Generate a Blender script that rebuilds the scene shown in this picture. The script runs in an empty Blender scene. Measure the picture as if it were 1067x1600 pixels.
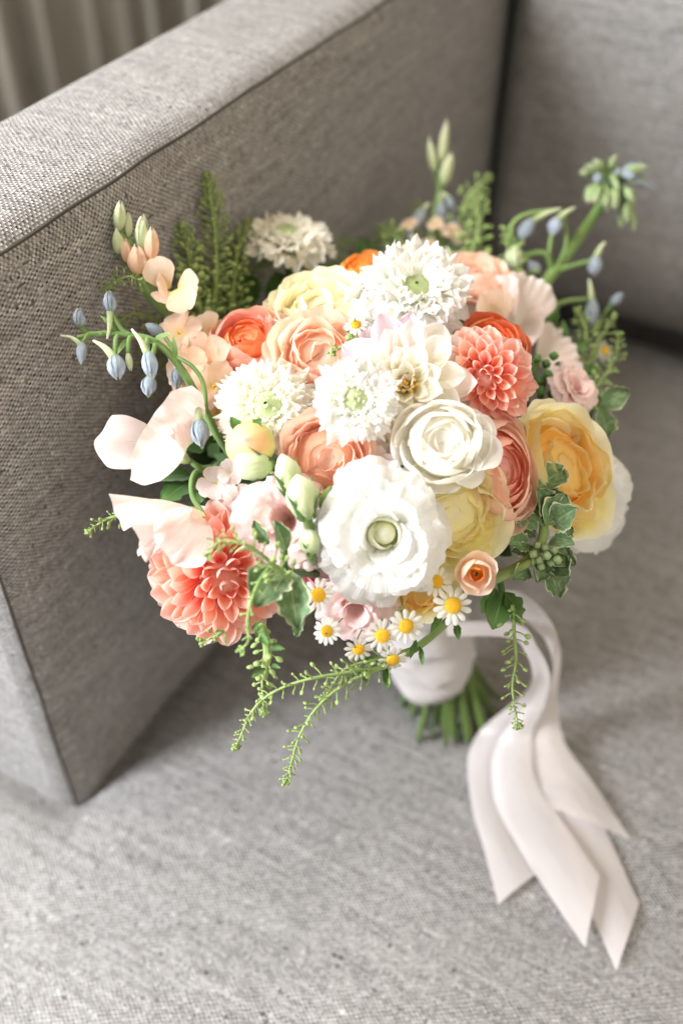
import bpy, bmesh, math, random
import numpy as np
from mathutils import Vector, Matrix, Quaternion

random.seed(7)
RAD = math.radians
scene = bpy.context.scene
COL = scene.collection

# ------------------------------------------------------------------ camera, world, light, exposure
H = 0.60                       # camera height above the seat
PITCH = RAD(44.0)
FPX = 1633.0                   # focal length in pixels of the 1067 x 1600 photograph
CAM = Vector((0, 0, H))
cam_data = bpy.data.cameras.new("camera")
cam_data.sensor_fit = 'VERTICAL'
cam_data.sensor_height = 36.0
cam_data.lens = 36.0 * FPX / 1600.0
cam_data.clip_start = 0.02
cam_data.clip_end = 50.0
cam_data.dof.use_dof = True
cam_data.dof.focus_distance = 0.482
cam_data.dof.aperture_fstop = 3.3
cam_obj = bpy.data.objects.new("camera", cam_data)
COL.objects.link(cam_obj)
cam_obj.location = CAM
cam_obj.rotation_euler = (math.pi / 2 - PITCH, 0, 0)
scene.camera = cam_obj

world = bpy.data.worlds.new("World")
scene.world = world
world.use_nodes = True
bg = world.node_tree.nodes["Background"]
bg.inputs[0].default_value = (1.0, 0.93, 0.84, 1)
bg.inputs[1].default_value = 0.05


def area(name, loc, target, size, power, color):
    l = bpy.data.lights.new(name, 'AREA')
    l.shape = 'RECTANGLE'
    l.size, l.size_y = size
    l.energy = power
    l.color = color
    o = bpy.data.objects.new(name, l)
    COL.objects.link(o)
    o.location = loc
    o.rotation_euler = (Vector(target) - Vector(loc)).to_track_quat('-Z', 'Y').to_euler()
    return o


def lamp_at(name, az, el, dist, size, power, color):
    """a soft lamp seen from the bouquet at azimuth az, elevation el"""
    t = Vector((-0.03, 0.30, 0.12))
    v = Vector((math.cos(RAD(az)) * math.cos(RAD(el)), math.sin(RAD(az)) * math.cos(RAD(el)), math.sin(RAD(el))))
    return area(name, t + v * dist, t, (size, size), power, color)


lamp_at("window_light", -170, 30, 1.3, 0.62, 76, (0.915, 0.945, 1.0))
lamp_at("second_window_light", 150, 50, 1.3, 0.60, 31, (1.0, 0.98, 0.94))
lamp_at("fill_light", -58, 38, 1.3, 1.1, 11.5, (1.0, 0.91, 0.78))  # unseen warm fill, added to brighten flower fronts, wrap and arm
lamp_at("fill_light", 20, 60, 1.3, 1.0, 3.5, (1.0, 0.75, 0.40))  # second added fill, warmer and weaker, from high on the right

scene.view_settings.view_transform = 'Standard'
scene.view_settings.look = 'None'
scene.view_settings.exposure = 0.31
scene.view_settings.gamma = 1.0
scene.render.engine = 'CYCLES'
scene.cycles.max_bounces = 14
scene.cycles.diffuse_bounces = 10
scene.cycles.transmission_bounces = 6
scene.cycles.transparent_max_bounces = 6
scene.cycles.use_denoising = True
scene.cycles.sample_clamp_indirect = 6.0

# ------------------------------------------------------------------ picture geometry helpers
RV = Vector((1, 0, 0))
FV = Vector((0, math.cos(PITCH), -math.sin(PITCH)))
UV_ = Vector((0, math.sin(PITCH), math.cos(PITCH)))


# sofa frame: dvec runs along the arm towards the back, nvec from the arm across the seat
AZ = RAD(29.0)
DV = Vector((math.sin(AZ), math.cos(AZ), 0))
NV = Vector((math.cos(AZ), -math.sin(AZ), 0))
ARM_N = -0.325
ARM_TOP = 0.367


def ray(px, py):
    return FV + RV * ((px - 533.5) / FPX) + UV_ * ((800 - py) / FPX)


def P(px, py, d):
    r = ray(px, py)
    k = r.dot(NV)
    if k < -.05:                                    # stay in front of the arm's inner face
        da = ARM_N / k
        if -.05 < H + r.z * da < ARM_TOP + .01:
            d = min(d, da - .010)
    return CAM + r * d


def PZ(px, py, z):
    r = ray(px, py)
    return CAM + r * ((z - H) / r.z)


def cdir(r, u, t):
    return (RV * r + UV_ * u - FV * t).normalized()


DC = P(582, 692, 0.577)        # middle of the flower dome
DAX = Vector((0.125, 0.125, 0.088))


def dome(px, py):
    r = ray(px, py)
    o = Vector([(CAM[i] - DC[i]) / DAX[i] for i in range(3)])
    d = Vector([r[i] / DAX[i] for i in range(3)])
    a = d.dot(d); b = o.dot(d); c = o.dot(o) - 1
    q = b * b - a * c
    if q < 0:
        return -b / a
    return (-b - math.sqrt(q)) / a


def pxm(px, d):
    return px * d / FPX


def sofa(n, s, z):
    return NV * n + DV * s + Vector((0, 0, z))


# ------------------------------------------------------------------ object helpers
def link(o, parent=None):
    COL.objects.link(o)
    if parent is not None:
        o.parent = parent
    return o


def thing(name, label, cat, mat=None, group=None):
    o = bpy.data.objects.new(name, None)
    o.empty_display_size = 0.01
    COL.objects.link(o)
    if mat is not None:
        o.matrix_world = mat
    o["label"] = label
    o["category"] = cat
    if group:
        o["group"] = group
    return o


def part(name, me, parent, mat=None):
    o = bpy.data.objects.new(name, me)
    COL.objects.link(o)
    o.parent = parent
    if mat is not None:
        o.matrix_local = mat
    return o


def mesh(name, verts, faces, material, uvs=None, smooth=True):
    me = bpy.data.meshes.new(name)
    me.from_pydata([tuple(v) for v in verts], [], faces)
    if uvs is not None:
        lay = me.uv_layers.new(name="UVMap")
        idx = np.empty(len(me.loops), dtype=np.int32)
        me.loops.foreach_get("vertex_index", idx)
        lay.data.foreach_set("uv", np.asarray(uvs, dtype=np.float32)[idx].ravel())
    if smooth:
        me.polygons.foreach_set("use_smooth", np.ones(len(me.polygons), dtype=bool))
    me.materials.append(material)
    me.update()
    return me


def gridfaces(nu, nv, off=0, wrap=False):
    """(nu+1) x (nv+1) vertices, u fastest"""
    f = []
    w = nu if wrap else nu + 1
    for j in range(nv):
        for i in range(nu):
            i2 = (i + 1) % w if wrap else i + 1
            f.append((off + j * w + i, off + j * w + i2, off + (j + 1) * w + i2, off + (j + 1) * w + i))
    return f


class Wob:
    """smooth pseudo noise: a sum of sines with random phases"""

    def __init__(self, seed, n=5):
        r = np.random.RandomState(seed)
        self.k = r.uniform(-1, 1, (n, 3)); self.p = r.uniform(0, 6.28, n); self.a = r.uniform(.5, 1, n)
        self.a /= np.sum(self.a) * .6

    def __call__(self, x, y=0, z=0):
        s = 0
        for k, p, a in zip(self.k, self.p, self.a):
            s = s + a * np.sin(k[0] * x + k[1] * y + k[2] * z + p)
        return s


def frame_y(pos, ydir, zdir):
    y = Vector(ydir).normalized()
    z = Vector(zdir) - y * Vector(zdir).dot(y)
    if z.length < 1e-6:
        z = y.orthogonal()
    z.normalize()
    x = y.cross(z)
    m = Matrix((x, y, z)).transposed().to_4x4()
    m.translation = pos
    return m


def frame_z(pos, zdir, spin=0.0, scale=1.0):
    z = Vector(zdir).normalized()
    x = RV - z * RV.dot(z)
    x.normalize()
    y = z.cross(x)
    m = Matrix((x, y, z)).transposed().to_4x4() @ Matrix.Rotation(spin, 4, 'Z') @ Matrix.Scale(scale, 4)
    m.translation = pos
    return m


def tab(t, table):
    a = np.array(table, dtype=float)
    return np.interp(t, a[:, 0], a[:, 1])


def stab(t, table):
    """smooth table"""
    a = np.array(table, dtype=float)
    x = np.linspace(a[0, 0], a[-1, 0], 200)
    y = np.interp(x, a[:, 0], a[:, 1])
    k = np.hanning(31); k /= k.sum()
    yp = np.concatenate([2 * y[0] - y[1:16][::-1], y, 2 * y[-1] - y[-16:-1][::-1]])
    return np.interp(t, x, np.convolve(yp, k, 'valid'))


def petal(material, width, bend, cup=0.4, L=1.0, cr=0.25, crp=2.5, ruf=0.0, ruf_f=6.0, tooth=0.0, tooth_f=30.0,
          rufp=2, fold=0.0, serr=0.0, notch=0.0, nu=10, nv=12, seed=0, name="petal", base_cup=None):
    """base at origin, along +Y, upper face +Z. width: table v->half width; bend: table v->angle in degrees"""
    w = Wob(seed + 11)
    w2 = Wob(seed + 77)
    u = np.linspace(-1, 1, nu + 1); v = np.linspace(0, 1, nv + 1)
    Ug, Vg = np.meshgrid(u, v)
    te = Vg * (1 - cr * np.abs(Ug) ** crp - notch * np.exp(-(Ug / .16) ** 2))
    te = te * (1 + tooth * w2(Ug * tooth_f, 0, 0) * Vg ** 6)
    fv = np.linspace(0, 1.15, 300)
    th = np.radians(stab(np.clip(fv, 0, 1), bend))
    dv = fv[1] - fv[0]
    cy = np.concatenate([[0], np.cumsum(np.cos(th[:-1]) * dv)]) * L
    cz = np.concatenate([[0], np.cumsum(np.sin(th[:-1]) * dv)]) * L
    Y = np.interp(te, fv, cy); Z = np.interp(te, fv, cz); T = np.interp(te, fv, th)
    W = stab(Vg, width) * (1 + serr * w2(Vg * 38, np.sign(Ug) * 3, 1) * np.abs(Ug) ** 3)
    k = cup if base_cup is None else base_cup + (cup - base_cup) * Vg
    k = np.where(np.abs(k) < .02, .02, k) * np.ones_like(Vg)
    ph = Ug * k
    X = W * np.sin(ph) / k
    h = W * (1 - np.cos(ph)) / k
    h = h + fold * W * np.abs(Ug)
    rr = ruf * L * Vg ** rufp * (.25 + np.abs(Ug)) * w(Ug * ruf_f, Vg * 1.5, 0)
    rr = rr + ruf * .5 * L * Vg ** 4 * w2(Ug * ruf_f * 2.1, Vg * 2, 0)
    h = h + rr
    Y = Y - np.sin(T) * h; Z = Z + np.cos(T) * h
    vs = np.stack([X, Y, Z], -1).reshape(-1, 3)
    uv = np.stack([Ug * .5 + .5, Vg], -1).reshape(-1, 2)
    return mesh(name, vs, gridfaces(nu, nv), material, uv)


def shell(material, prof, half, cr=0.15, crp=3.0, ruf=0.0, ruf_f=4.0, wav=0.0, wav_f=3.0, nu=14, nv=10, seed=0,
          tooth=0.0, tooth_f=30, name="petal", rufp=3):
    """cupped petal round the Z axis, middle at azimuth 0. prof: list of (rho, z) bottom to rim; half: half angle in degrees (table or number)"""
    w = Wob(seed + 5); w2 = Wob(seed + 55)
    u = np.linspace(-1, 1, nu + 1); v = np.linspace(0, 1, nv + 1)
    Ug, Vg = np.meshgrid(u, v)
    te = Vg * (1 - cr * np.abs(Ug) ** crp)
    te = te * (1 + tooth * w2(Ug * tooth_f, 0, 0) * Vg ** 6)
    pr = np.array(prof, dtype=float)
    seg = np.concatenate([[0], np.cumsum(np.hypot(np.diff(pr[:, 0]), np.diff(pr[:, 1])))])
    seg /= seg[-1]
    rho = stab(np.clip(te, 0, 1), np.stack([seg, pr[:, 0]], -1)); z = stab(np.clip(te, 0, 1), np.stack([seg, pr[:, 1]], -1))
    ha = np.radians(tab(Vg, half) if isinstance(half, (list, tuple)) else half)
    az = Ug * ha
    sc = np.max(pr[:, 0])
    fs = np.linspace(0, 1, 120)
    fr = stab(fs, np.stack([seg, pr[:, 0]], -1)); fz = stab(fs, np.stack([seg, pr[:, 1]], -1))
    dr, dz = np.gradient(fr), np.gradient(fz)
    ln = np.hypot(dr, dz) + 1e-9
    nr = np.interp(te, fs, dz / ln); nz_ = np.interp(te, fs, -dr / ln)
    am = np.clip(.75 + .8 * w2(Ug * 4.1, 0, 5.0), .15, 2) if rufp > 3 else 1.0
    disp = ruf * sc * am * Vg ** rufp * (w(Ug * ruf_f, Vg * 1.2, 0) + .5 * w2(Ug * ruf_f * 2.3, Vg * 2, 2.0)) + wav * sc * Vg * w2(Ug * wav_f, Vg * 1.6, 1.3)
    rho = rho + nr * disp; z = z + nz_ * disp
    vs = np.stack([rho * np.cos(az), rho * np.sin(az), z], -1).reshape(-1, 3)
    uv = np.stack([Ug * .5 + .5, Vg], -1).reshape(-1, 2)
    return mesh(name, vs, gridfaces(nu, nv), material, uv)


def smooth_path(pts, n):
    """Catmull-Rom through pts"""
    p = [Vector(q) for q in pts]
    p = [p[0] * 2 - p[1]] + p + [p[-1] * 2 - p[-2]]
    out = []
    m = len(p) - 3
    for k in range(n + 1):
        t = k / n * m
        i = min(int(t), m - 1); f = t - i
        a, b, c, d = p[i], p[i + 1], p[i + 2], p[i + 3]
        out.append(0.5 * ((2 * b) + (c - a) * f + (2 * a - 5 * b + 4 * c - d) * f * f + (3 * b - 3 * c + d - a) * f ** 3))
    return out


class Geo:
    """collects shapes of one mesh"""

    def __init__(self):
        self.v = []; self.f = []; self.uv = []

    def tube(self, pts, radii, seg=7, cap=True):
        n = len(pts)
        off = len(self.v)
        prev = None
        for i in range(n):
            t = (pts[min(i + 1, n - 1)] - pts[max(i - 1, 0)]).normalized()
            if prev is None:
                a = t.orthogonal().normalized()
            else:
                a = (prev - t * prev.dot(t)).normalized()
            prev = a
            b = t.cross(a)
            r = radii[i] if hasattr(radii, '__len__') else radii
            for k in range(seg):
                an = 2 * math.pi * k / seg
                self.v.append(pts[i] + a * (r * math.cos(an)) + b * (r * math.sin(an)))
                self.uv.append((k / seg, i / (n - 1)))
        self.f += gridfaces(seg, n - 1, off, True)
        if cap:
            self.f.append(tuple(off + k for k in range(seg))[::-1])
            self.f.append(tuple(off + (n - 1) * seg + k for k in range(seg)))

    def ovoid(self, mat, prof, seg=8, lobes=0, lobe_amp=0.0, twist=0.0):
        """lathe about local Y; prof: list of (y, r)"""
        off = len(self.v)
        m = len(prof)
        for j, (y, r) in enumerate(prof):
            for k in range(seg):
                an = 2 * math.pi * k / seg + twist * j / m
                rr = r * (1 + lobe_amp * math.cos(lobes * 2 * math.pi * k / seg))
                self.v.append(mat @ Vector((rr * math.cos(an), y, rr * math.sin(an))))
                self.uv.append((k / seg, j / (m - 1)))
        self.f += gridfaces(seg, m - 1, off, True)

    def leaf(self, mat, L, W, bend=0.3, fold=0.2):
        off = len(self.v)
        nv = 4
        for j in range(nv + 1):
            t = j / nv
            w = W * math.sin(math.pi * min(1, t ** .8 * .98 + .02))
            y = L * t; z = -bend * L * t * t
            for u in (-1, 0, 1):
                self.v.append(mat @ Vector((u * w, y, z + fold * w * abs(u))))
                self.uv.append((u * .5 + .5, t))
        self.f += gridfaces(2, nv, off)

    def mesh(self, name, material, smooth=True):
        return mesh(name, self.v, self.f, material, self.uv, smooth)


# ------------------------------------------------------------------ materials
def newmat(name):
    m = bpy.data.materials.new(name)
    m.use_nodes = True
    nt = m.node_tree
    nt.nodes.clear()
    return m, nt, nt.nodes, nt.links


def N(nodes, kind, **kw):
    n = nodes.new(kind)
    for k, v in kw.items():
        setattr(n, k, v)
    return n


def mth(nt, op, a, b=None, c=None, clamp=False):
    n = nt.nodes.new('ShaderNodeMath')
    n.operation = op
    n.use_clamp = clamp
    for i, x in enumerate((a, b, c)):
        if x is None:
            continue
        if isinstance(x, (int, float)):
            n.inputs[i].default_value = x
        else:
            nt.links.new(x, n.inputs[i])
    return n.outputs[0]


def mixc(nt, fac, a, b, blend='MIX'):
    n = nt.nodes.new('ShaderNodeMix')
    n.data_type = 'RGBA'
    n.blend_type = blend
    for sock, x in ((n.inputs[0], fac), (n.inputs[6], a), (n.inputs[7], b)):
        if isinstance(x, (int, float)):
            sock.default_value = x
        elif isinstance(x, (tuple, list)):
            sock.default_value = (*x[:3], 1)
        else:
            nt.links.new(x, sock)
    return n.outputs[2]


def leafy(name, stops, edge=None, edge_from=0.75, edge_noise=0.15, tip_edge=False, trans=0.3, rough=0.6, var=0.10, vein=0.22, vein_n=34,
          spec=0.2, mottled=0.0, mottle_col=None, midrib=None):
    """petal / leaf material; stops run from the base of the piece (v=0) to its tip (v=1)"""
    m, nt, nodes, links = newmat(name)
    uv = N(nodes, 'ShaderNodeUVMap')
    sep = N(nodes, 'ShaderNodeSeparateXYZ')
    links.new(uv.outputs[0], sep.inputs[0])
    u, v = sep.outputs[0], sep.outputs[1]
    info = N(nodes, 'ShaderNodeObjectInfo')
    nz = N(nodes, 'ShaderNodeTexNoise')
    nz.inputs['Scale'].default_value = 5.0
    nz.inputs['Detail'].default_value = 3
    comb = N(nodes, 'ShaderNodeCombineXYZ')
    links.new(u, comb.inputs[0]); links.new(v, comb.inputs[1])
    links.new(mth(nt, 'MULTIPLY', info.outputs['Random'], 37.0), comb.inputs[2])
    links.new(comb.outputs[0], nz.inputs['Vector'])
    vj = mth(nt, 'ADD', v, mth(nt, 'MULTIPLY', mth(nt, 'SUBTRACT', nz.outputs[0], .5), .25))
    ramp = N(nodes, 'ShaderNodeValToRGB')
    ramp.color_ramp.interpolation = 'EASE'
    el = ramp.color_ramp.elements
    while len(el) < len(stops):
        el.new(.5)
    for e, (p, c) in zip(el, stops):
        e.position = p
        e.color = (*c, 1)
    links.new(vj, ramp.inputs[0])
    col = ramp.outputs[0]
    if mottled:
        n2 = N(nodes, 'ShaderNodeTexNoise')
        n2.inputs['Scale'].default_value = 7
        n2.inputs['Detail'].default_value = 4
        links.new(comb.outputs[0], n2.inputs['Vector'])
        mr = N(nodes, 'ShaderNodeMapRange')
        mr.inputs[1].default_value = .48; mr.inputs[2].default_value = .62
        links.new(n2.outputs[0], mr.inputs[0])
        col = mixc(nt, mth(nt, 'MULTIPLY', mr.outputs[0], mottled), col, mottle_col)
    au = mth(nt, 'ABSOLUTE', mth(nt, 'SUBTRACT', mth(nt, 'MULTIPLY', u, 2), 1))
    if edge is not None:
        e = au
        if tip_edge:
            e = mth(nt, 'MAXIMUM', au, mth(nt, 'POWER', v, 3))
        e = mth(nt, 'ADD', e, mth(nt, 'MULTIPLY', mth(nt, 'SUBTRACT', nz.outputs[0], .5), edge_noise * 2))
        mr = N(nodes, 'ShaderNodeMapRange')
        mr.interpolation_type = 'SMOOTHSTEP'
        mr.inputs[1].default_value = edge_from; mr.inputs[2].default_value = min(edge_from + .14, 1.02)
        links.new(e, mr.inputs[0])
        col = mixc(nt, mr.outputs[0], col, edge)
    if midrib is not None:
        mr = N(nodes, 'ShaderNodeMapRange')
        mr.inputs[1].default_value = .07; mr.inputs[2].default_value = .02
        links.new(au, mr.inputs[0])
        col = mixc(nt, mth(nt, 'MULTIPLY', mr.outputs[0], .6), col, midrib)
    hsv = N(nodes, 'ShaderNodeHueSaturation')
    links.new(mth(nt, 'ADD', mth(nt, 'MULTIPLY', info.outputs['Random'], var), 1 - var * .6), hsv.inputs['Value'])
    links.new(mth(nt, 'ADD', mth(nt, 'MULTIPLY', info.outputs['Random'], .016), .492), hsv.inputs['Hue'])
    links.new(col, hsv.inputs['Color'])
    col = hsv.outputs[0]
    # veins
    cv = N(nodes, 'ShaderNodeCombineXYZ')
    fan = mth(nt, 'MULTIPLY', mth(nt, 'SUBTRACT', u, .5), mth(nt, 'ADD', mth(nt, 'MULTIPLY', v, .4), .8))
    links.new(mth(nt, 'MULTIPLY', fan, vein_n), cv.inputs[0])
    links.new(mth(nt, 'MULTIPLY', v, 2.2), cv.inputs[1])
    links.new(mth(nt, 'MULTIPLY', info.outputs['Random'], 19.0), cv.inputs[2])
    vn = N(nodes, 'ShaderNodeTexNoise')
    vn.inputs['Scale'].default_value = 1.0
    vn.inputs['Detail'].default_value = 3
    links.new(cv.outputs[0], vn.inputs['Vector'])
    bump = N(nodes, 'ShaderNodeBump')
    bump.inputs['Strength'].default_value = vein
    bump.inputs['Distance'].default_value = 0.0012
    links.new(vn.outputs[0], bump.inputs['Height'])
    bs = N(nodes, 'ShaderNodeBsdfPrincipled')
    bs.inputs['Roughness'].default_value = rough
    bs.inputs['Specular IOR Level'].default_value = spec
    bs.inputs['Sheen Weight'].default_value = .15
    links.new(col, bs.inputs['Base Color']); links.new(bump.outputs[0], bs.inputs['Normal'])
    tr = N(nodes, 'ShaderNodeBsdfTranslucent')
    links.new(col, tr.inputs[0]); links.new(bump.outputs[0], tr.inputs['Normal'])
    mx = N(nodes, 'ShaderNodeMixShader')
    mx.inputs[0].default_value = trans
    links.new(bs.outputs[0], mx.inputs[1]); links.new(tr.outputs[0], mx.inputs[2])
    out = N(nodes, 'ShaderNodeOutputMaterial')
    links.new(mx.outputs[0], out.inputs[0])
    return m


def fabric(name, pitch=0.0017, light=(.425, .413, .403), dark=(.045, .036, .030)):
    """plain weave of thick slubby yarn, light warp and dark weft; UV in metres"""
    m, nt, nodes, links = newmat(name)
    uv = N(nodes, 'ShaderNodeUVMap')
    n0 = N(nodes, 'ShaderNodeTexNoise'); n0.inputs['Scale'].default_value = 70; n0.inputs['Detail'].default_value = 2
    links.new(uv.outputs[0], n0.inputs['Vector'])
    vm = N(nodes, 'ShaderNodeVectorMath', operation='MULTIPLY_ADD')
    links.new(n0.outputs['Color'], vm.inputs[0])
    vm.inputs[1].default_value = (pitch * 1.7,) * 3
    links.new(uv.outputs[0], vm.inputs[2])
    sep = N(nodes, 'ShaderNodeSeparateXYZ'); links.new(vm.outputs[0], sep.inputs[0])
    U = mth(nt, 'DIVIDE', sep.outputs[0], pitch * 1.12); V = mth(nt, 'DIVIDE', sep.outputs[1], pitch * .78)
    iu = mth(nt, 'FLOOR', U); iv = mth(nt, 'FLOOR', V)
    fu = mth(nt, 'SUBTRACT', mth(nt, 'SUBTRACT', U, iu), .5); fv = mth(nt, 'SUBTRACT', mth(nt, 'SUBTRACT', V, iv), .5)
    wf = N(nodes, 'ShaderNodeTexWhiteNoise'); wf.noise_dimensions = '3D'
    cf0 = N(nodes, 'ShaderNodeCombineXYZ'); links.new(iu, cf0.inputs[0]); links.new(iv, cf0.inputs[1]); cf0.inputs[2].default_value = 4.0
    links.new(cf0.outputs[0], wf.inputs['Vector'])
    flip = mth(nt, 'GREATER_THAN', wf.outputs[0], .992)          # floats: the yarn skips a crossing here and there
    par = mth(nt, 'FLOORED_MODULO', mth(nt, 'ADD', mth(nt, 'ADD', iu, iv), flip), 2)
    cu = mth(nt, 'COSINE', mth(nt, 'MULTIPLY', fu, 3.0)); cvv = mth(nt, 'COSINE', mth(nt, 'MULTIPLY', fv, 3.0))
    lu = mth(nt, 'ADD', mth(nt, 'MULTIPLY', mth(nt, 'COSINE', mth(nt, 'MULTIPLY', fu, 3.0)), .5), .5)
    lv = mth(nt, 'ADD', mth(nt, 'MULTIPLY', mth(nt, 'COSINE', mth(nt, 'MULTIPLY', fv, 3.0)), .5), .5)
    hw = mth(nt, 'MULTIPLY', cu, lv); hf = mth(nt, 'MULTIPLY', cvv, lu)
    mixh = N(nodes, 'ShaderNodeMix'); mixh.data_type = 'FLOAT'
    links.new(par, mixh.inputs[0]); links.new(hf, mixh.inputs[2]); links.new(hw, mixh.inputs[3])
    height = mixh.outputs[0]

    def thread_noise(a, b, ka, kb, seed):
        c = N(nodes, 'ShaderNodeCombineXYZ')
        links.new(mth(nt, 'MULTIPLY', a, ka), c.inputs[0]); links.new(mth(nt, 'MULTIPLY', b, kb), c.inputs[1]); c.inputs[2].default_value = seed
        t = N(nodes, 'ShaderNodeTexNoise'); t.inputs['Scale'].default_value = 1; t.inputs['Detail'].default_value = 2
        links.new(c.outputs[0], t.inputs['Vector'])
        r = N(nodes, 'ShaderNodeMapRange'); r.inputs[1].default_value = .3; r.inputs[2].default_value = .7
        links.new(t.outputs[0], r.inputs[0])
        return r.outputs[0]

    tw = thread_noise(iu, V, 7.31, .22, 1.0); tf = thread_noise(U, iv, .22, 5.17, 9.0)
    mid = tuple(a * .55 + b * .45 for a, b in zip(light, dark))
    cw = mixc(nt, tw, tuple(c * .66 for c in light), light)
    cf = mixc(nt, tf, dark, mid)
    col = mixc(nt, par, cf, cw)
    wn = N(nodes, 'ShaderNodeTexWhiteNoise'); wn.noise_dimensions = '2D'
    cwn = N(nodes, 'ShaderNodeCombineXYZ'); links.new(iu, cwn.inputs[0]); links.new(iv, cwn.inputs[1])
    links.new(cwn.outputs[0], wn.inputs['Vector'])
    cell = mth(nt, 'ADD', mth(nt, 'MULTIPLY', wn.outputs[0], .4), .8)
    c2 = N(nodes, 'ShaderNodeCombineColor')
    for i in range(3):
        links.new(cell, c2.inputs[i])
    col = mixc(nt, 1.0, col, c2.outputs[0], 'MULTIPLY')
    # slubs and large uneven tone
    ns = N(nodes, 'ShaderNodeTexNoise'); ns.inputs['Scale'].default_value = 1; ns.inputs['Detail'].default_value = 4
    mp = N(nodes, 'ShaderNodeMapping'); mp.inputs['Scale'].default_value = (14, 240, 1)
    links.new(uv.outputs[0], mp.inputs[0]); links.new(mp.outputs[0], ns.inputs['Vector'])
    nl = N(nodes, 'ShaderNodeTexNoise'); nl.inputs['Scale'].default_value = 1; nl.inputs['Detail'].default_value = 3
    mp2 = N(nodes, 'ShaderNodeMapping'); mp2.inputs['Scale'].default_value = (260, 26, 1)
    links.new(uv.outputs[0], mp2.inputs[0]); links.new(mp2.outputs[0], nl.inputs['Vector'])
    tone = mth(nt, 'ADD', mth(nt, 'MULTIPLY', ns.outputs[0], .95), mth(nt, 'MULTIPLY', nl.outputs[0], .3))
    tone = mth(nt, 'ADD', tone, .38)
    cc = N(nodes, 'ShaderNodeCombineColor')
    for i in range(3):
        links.new(tone, cc.inputs[i])
    col = mixc(nt, 1.0, col, cc.outputs[0], 'MULTIPLY')
    # fuzz
    nf = N(nodes, 'ShaderNodeTexNoise'); nf.inputs['Scale'].default_value = 1800; nf.inputs['Detail'].default_value = 2
    links.new(uv.outputs[0], nf.inputs['Vector'])
    hh = mth(nt, 'ADD', height, mth(nt, 'MULTIPLY', nf.outputs[0], .35))
    bump = N(nodes, 'ShaderNodeBump'); bump.inputs['Strength'].default_value = .8; bump.inputs['Distance'].default_value = pitch * .36
    links.new(hh, bump.inputs['Height'])
    bs = N(nodes, 'ShaderNodeBsdfPrincipled')
    bs.inputs['Roughness'].default_value = .85; bs.inputs['Specular IOR Level'].default_value = .25
    bs.inputs['Sheen Weight'].default_value = .08; bs.inputs['Sheen Roughness'].default_value = .4
    links.new(col, bs.inputs['Base Color']); links.new(bump.outputs[0], bs.inputs['Normal'])
    out = N(nodes, 'ShaderNodeOutputMaterial'); links.new(bs.outputs[0], out.inputs[0])
    return m


def simple(name, c, rough=.6, noise=0.15, scale=60, trans=0.0, spec=.3, sheen=0.0, bumpd=0.0):
    m, nt, nodes, links = newmat(name)
    tc = N(nodes, 'ShaderNodeTexCoord')
    nz = N(nodes, 'ShaderNodeTexNoise'); nz.inputs['Scale'].default_value = scale; nz.inputs['Detail'].default_value = 3
    links.new(tc.outputs['Object'], nz.inputs['Vector'])
    info = N(nodes, 'ShaderNodeObjectInfo')
    f = mth(nt, 'ADD', mth(nt, 'MULTIPLY', nz.outputs[0], noise * 2), 1 - noise)
    f = mth(nt, 'MULTIPLY', f, mth(nt, 'ADD', mth(nt, 'MULTIPLY', info.outputs['Random'], noise), 1 - noise / 2))
    cc = N(nodes, 'ShaderNodeCombineColor')
    for i in range(3):
        links.new(f, cc.inputs[i])
    col = mixc(nt, 1.0, c, cc.outputs[0], 'MULTIPLY')
    bs = N(nodes, 'ShaderNodeBsdfPrincipled')
    bs.inputs['Roughness'].default_value = rough; bs.inputs['Specular IOR Level'].default_value = spec
    bs.inputs['Sheen Weight'].default_value = sheen
    links.new(col, bs.inputs['Base Color'])
    if bumpd:
        b = N(nodes, 'ShaderNodeBump'); b.inputs['Strength'].default_value = .6; b.inputs['Distance'].default_value = bumpd
        links.new(nz.outputs[0], b.inputs['Height']); links.new(b.outputs[0], bs.inputs['Normal'])
    sh = bs.outputs[0]
    if trans:
        tr = N(nodes, 'ShaderNodeBsdfTranslucent'); links.new(col, tr.inputs[0])
        mx = N(nodes, 'ShaderNodeMixShader'); mx.inputs[0].default_value = trans
        links.new(sh, mx.inputs[1]); links.new(tr.outputs[0], mx.inputs[2]); sh = mx.outputs[0]
    out = N(nodes, 'ShaderNodeOutputMaterial'); links.new(sh, out.inputs[0])
    return m


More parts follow.
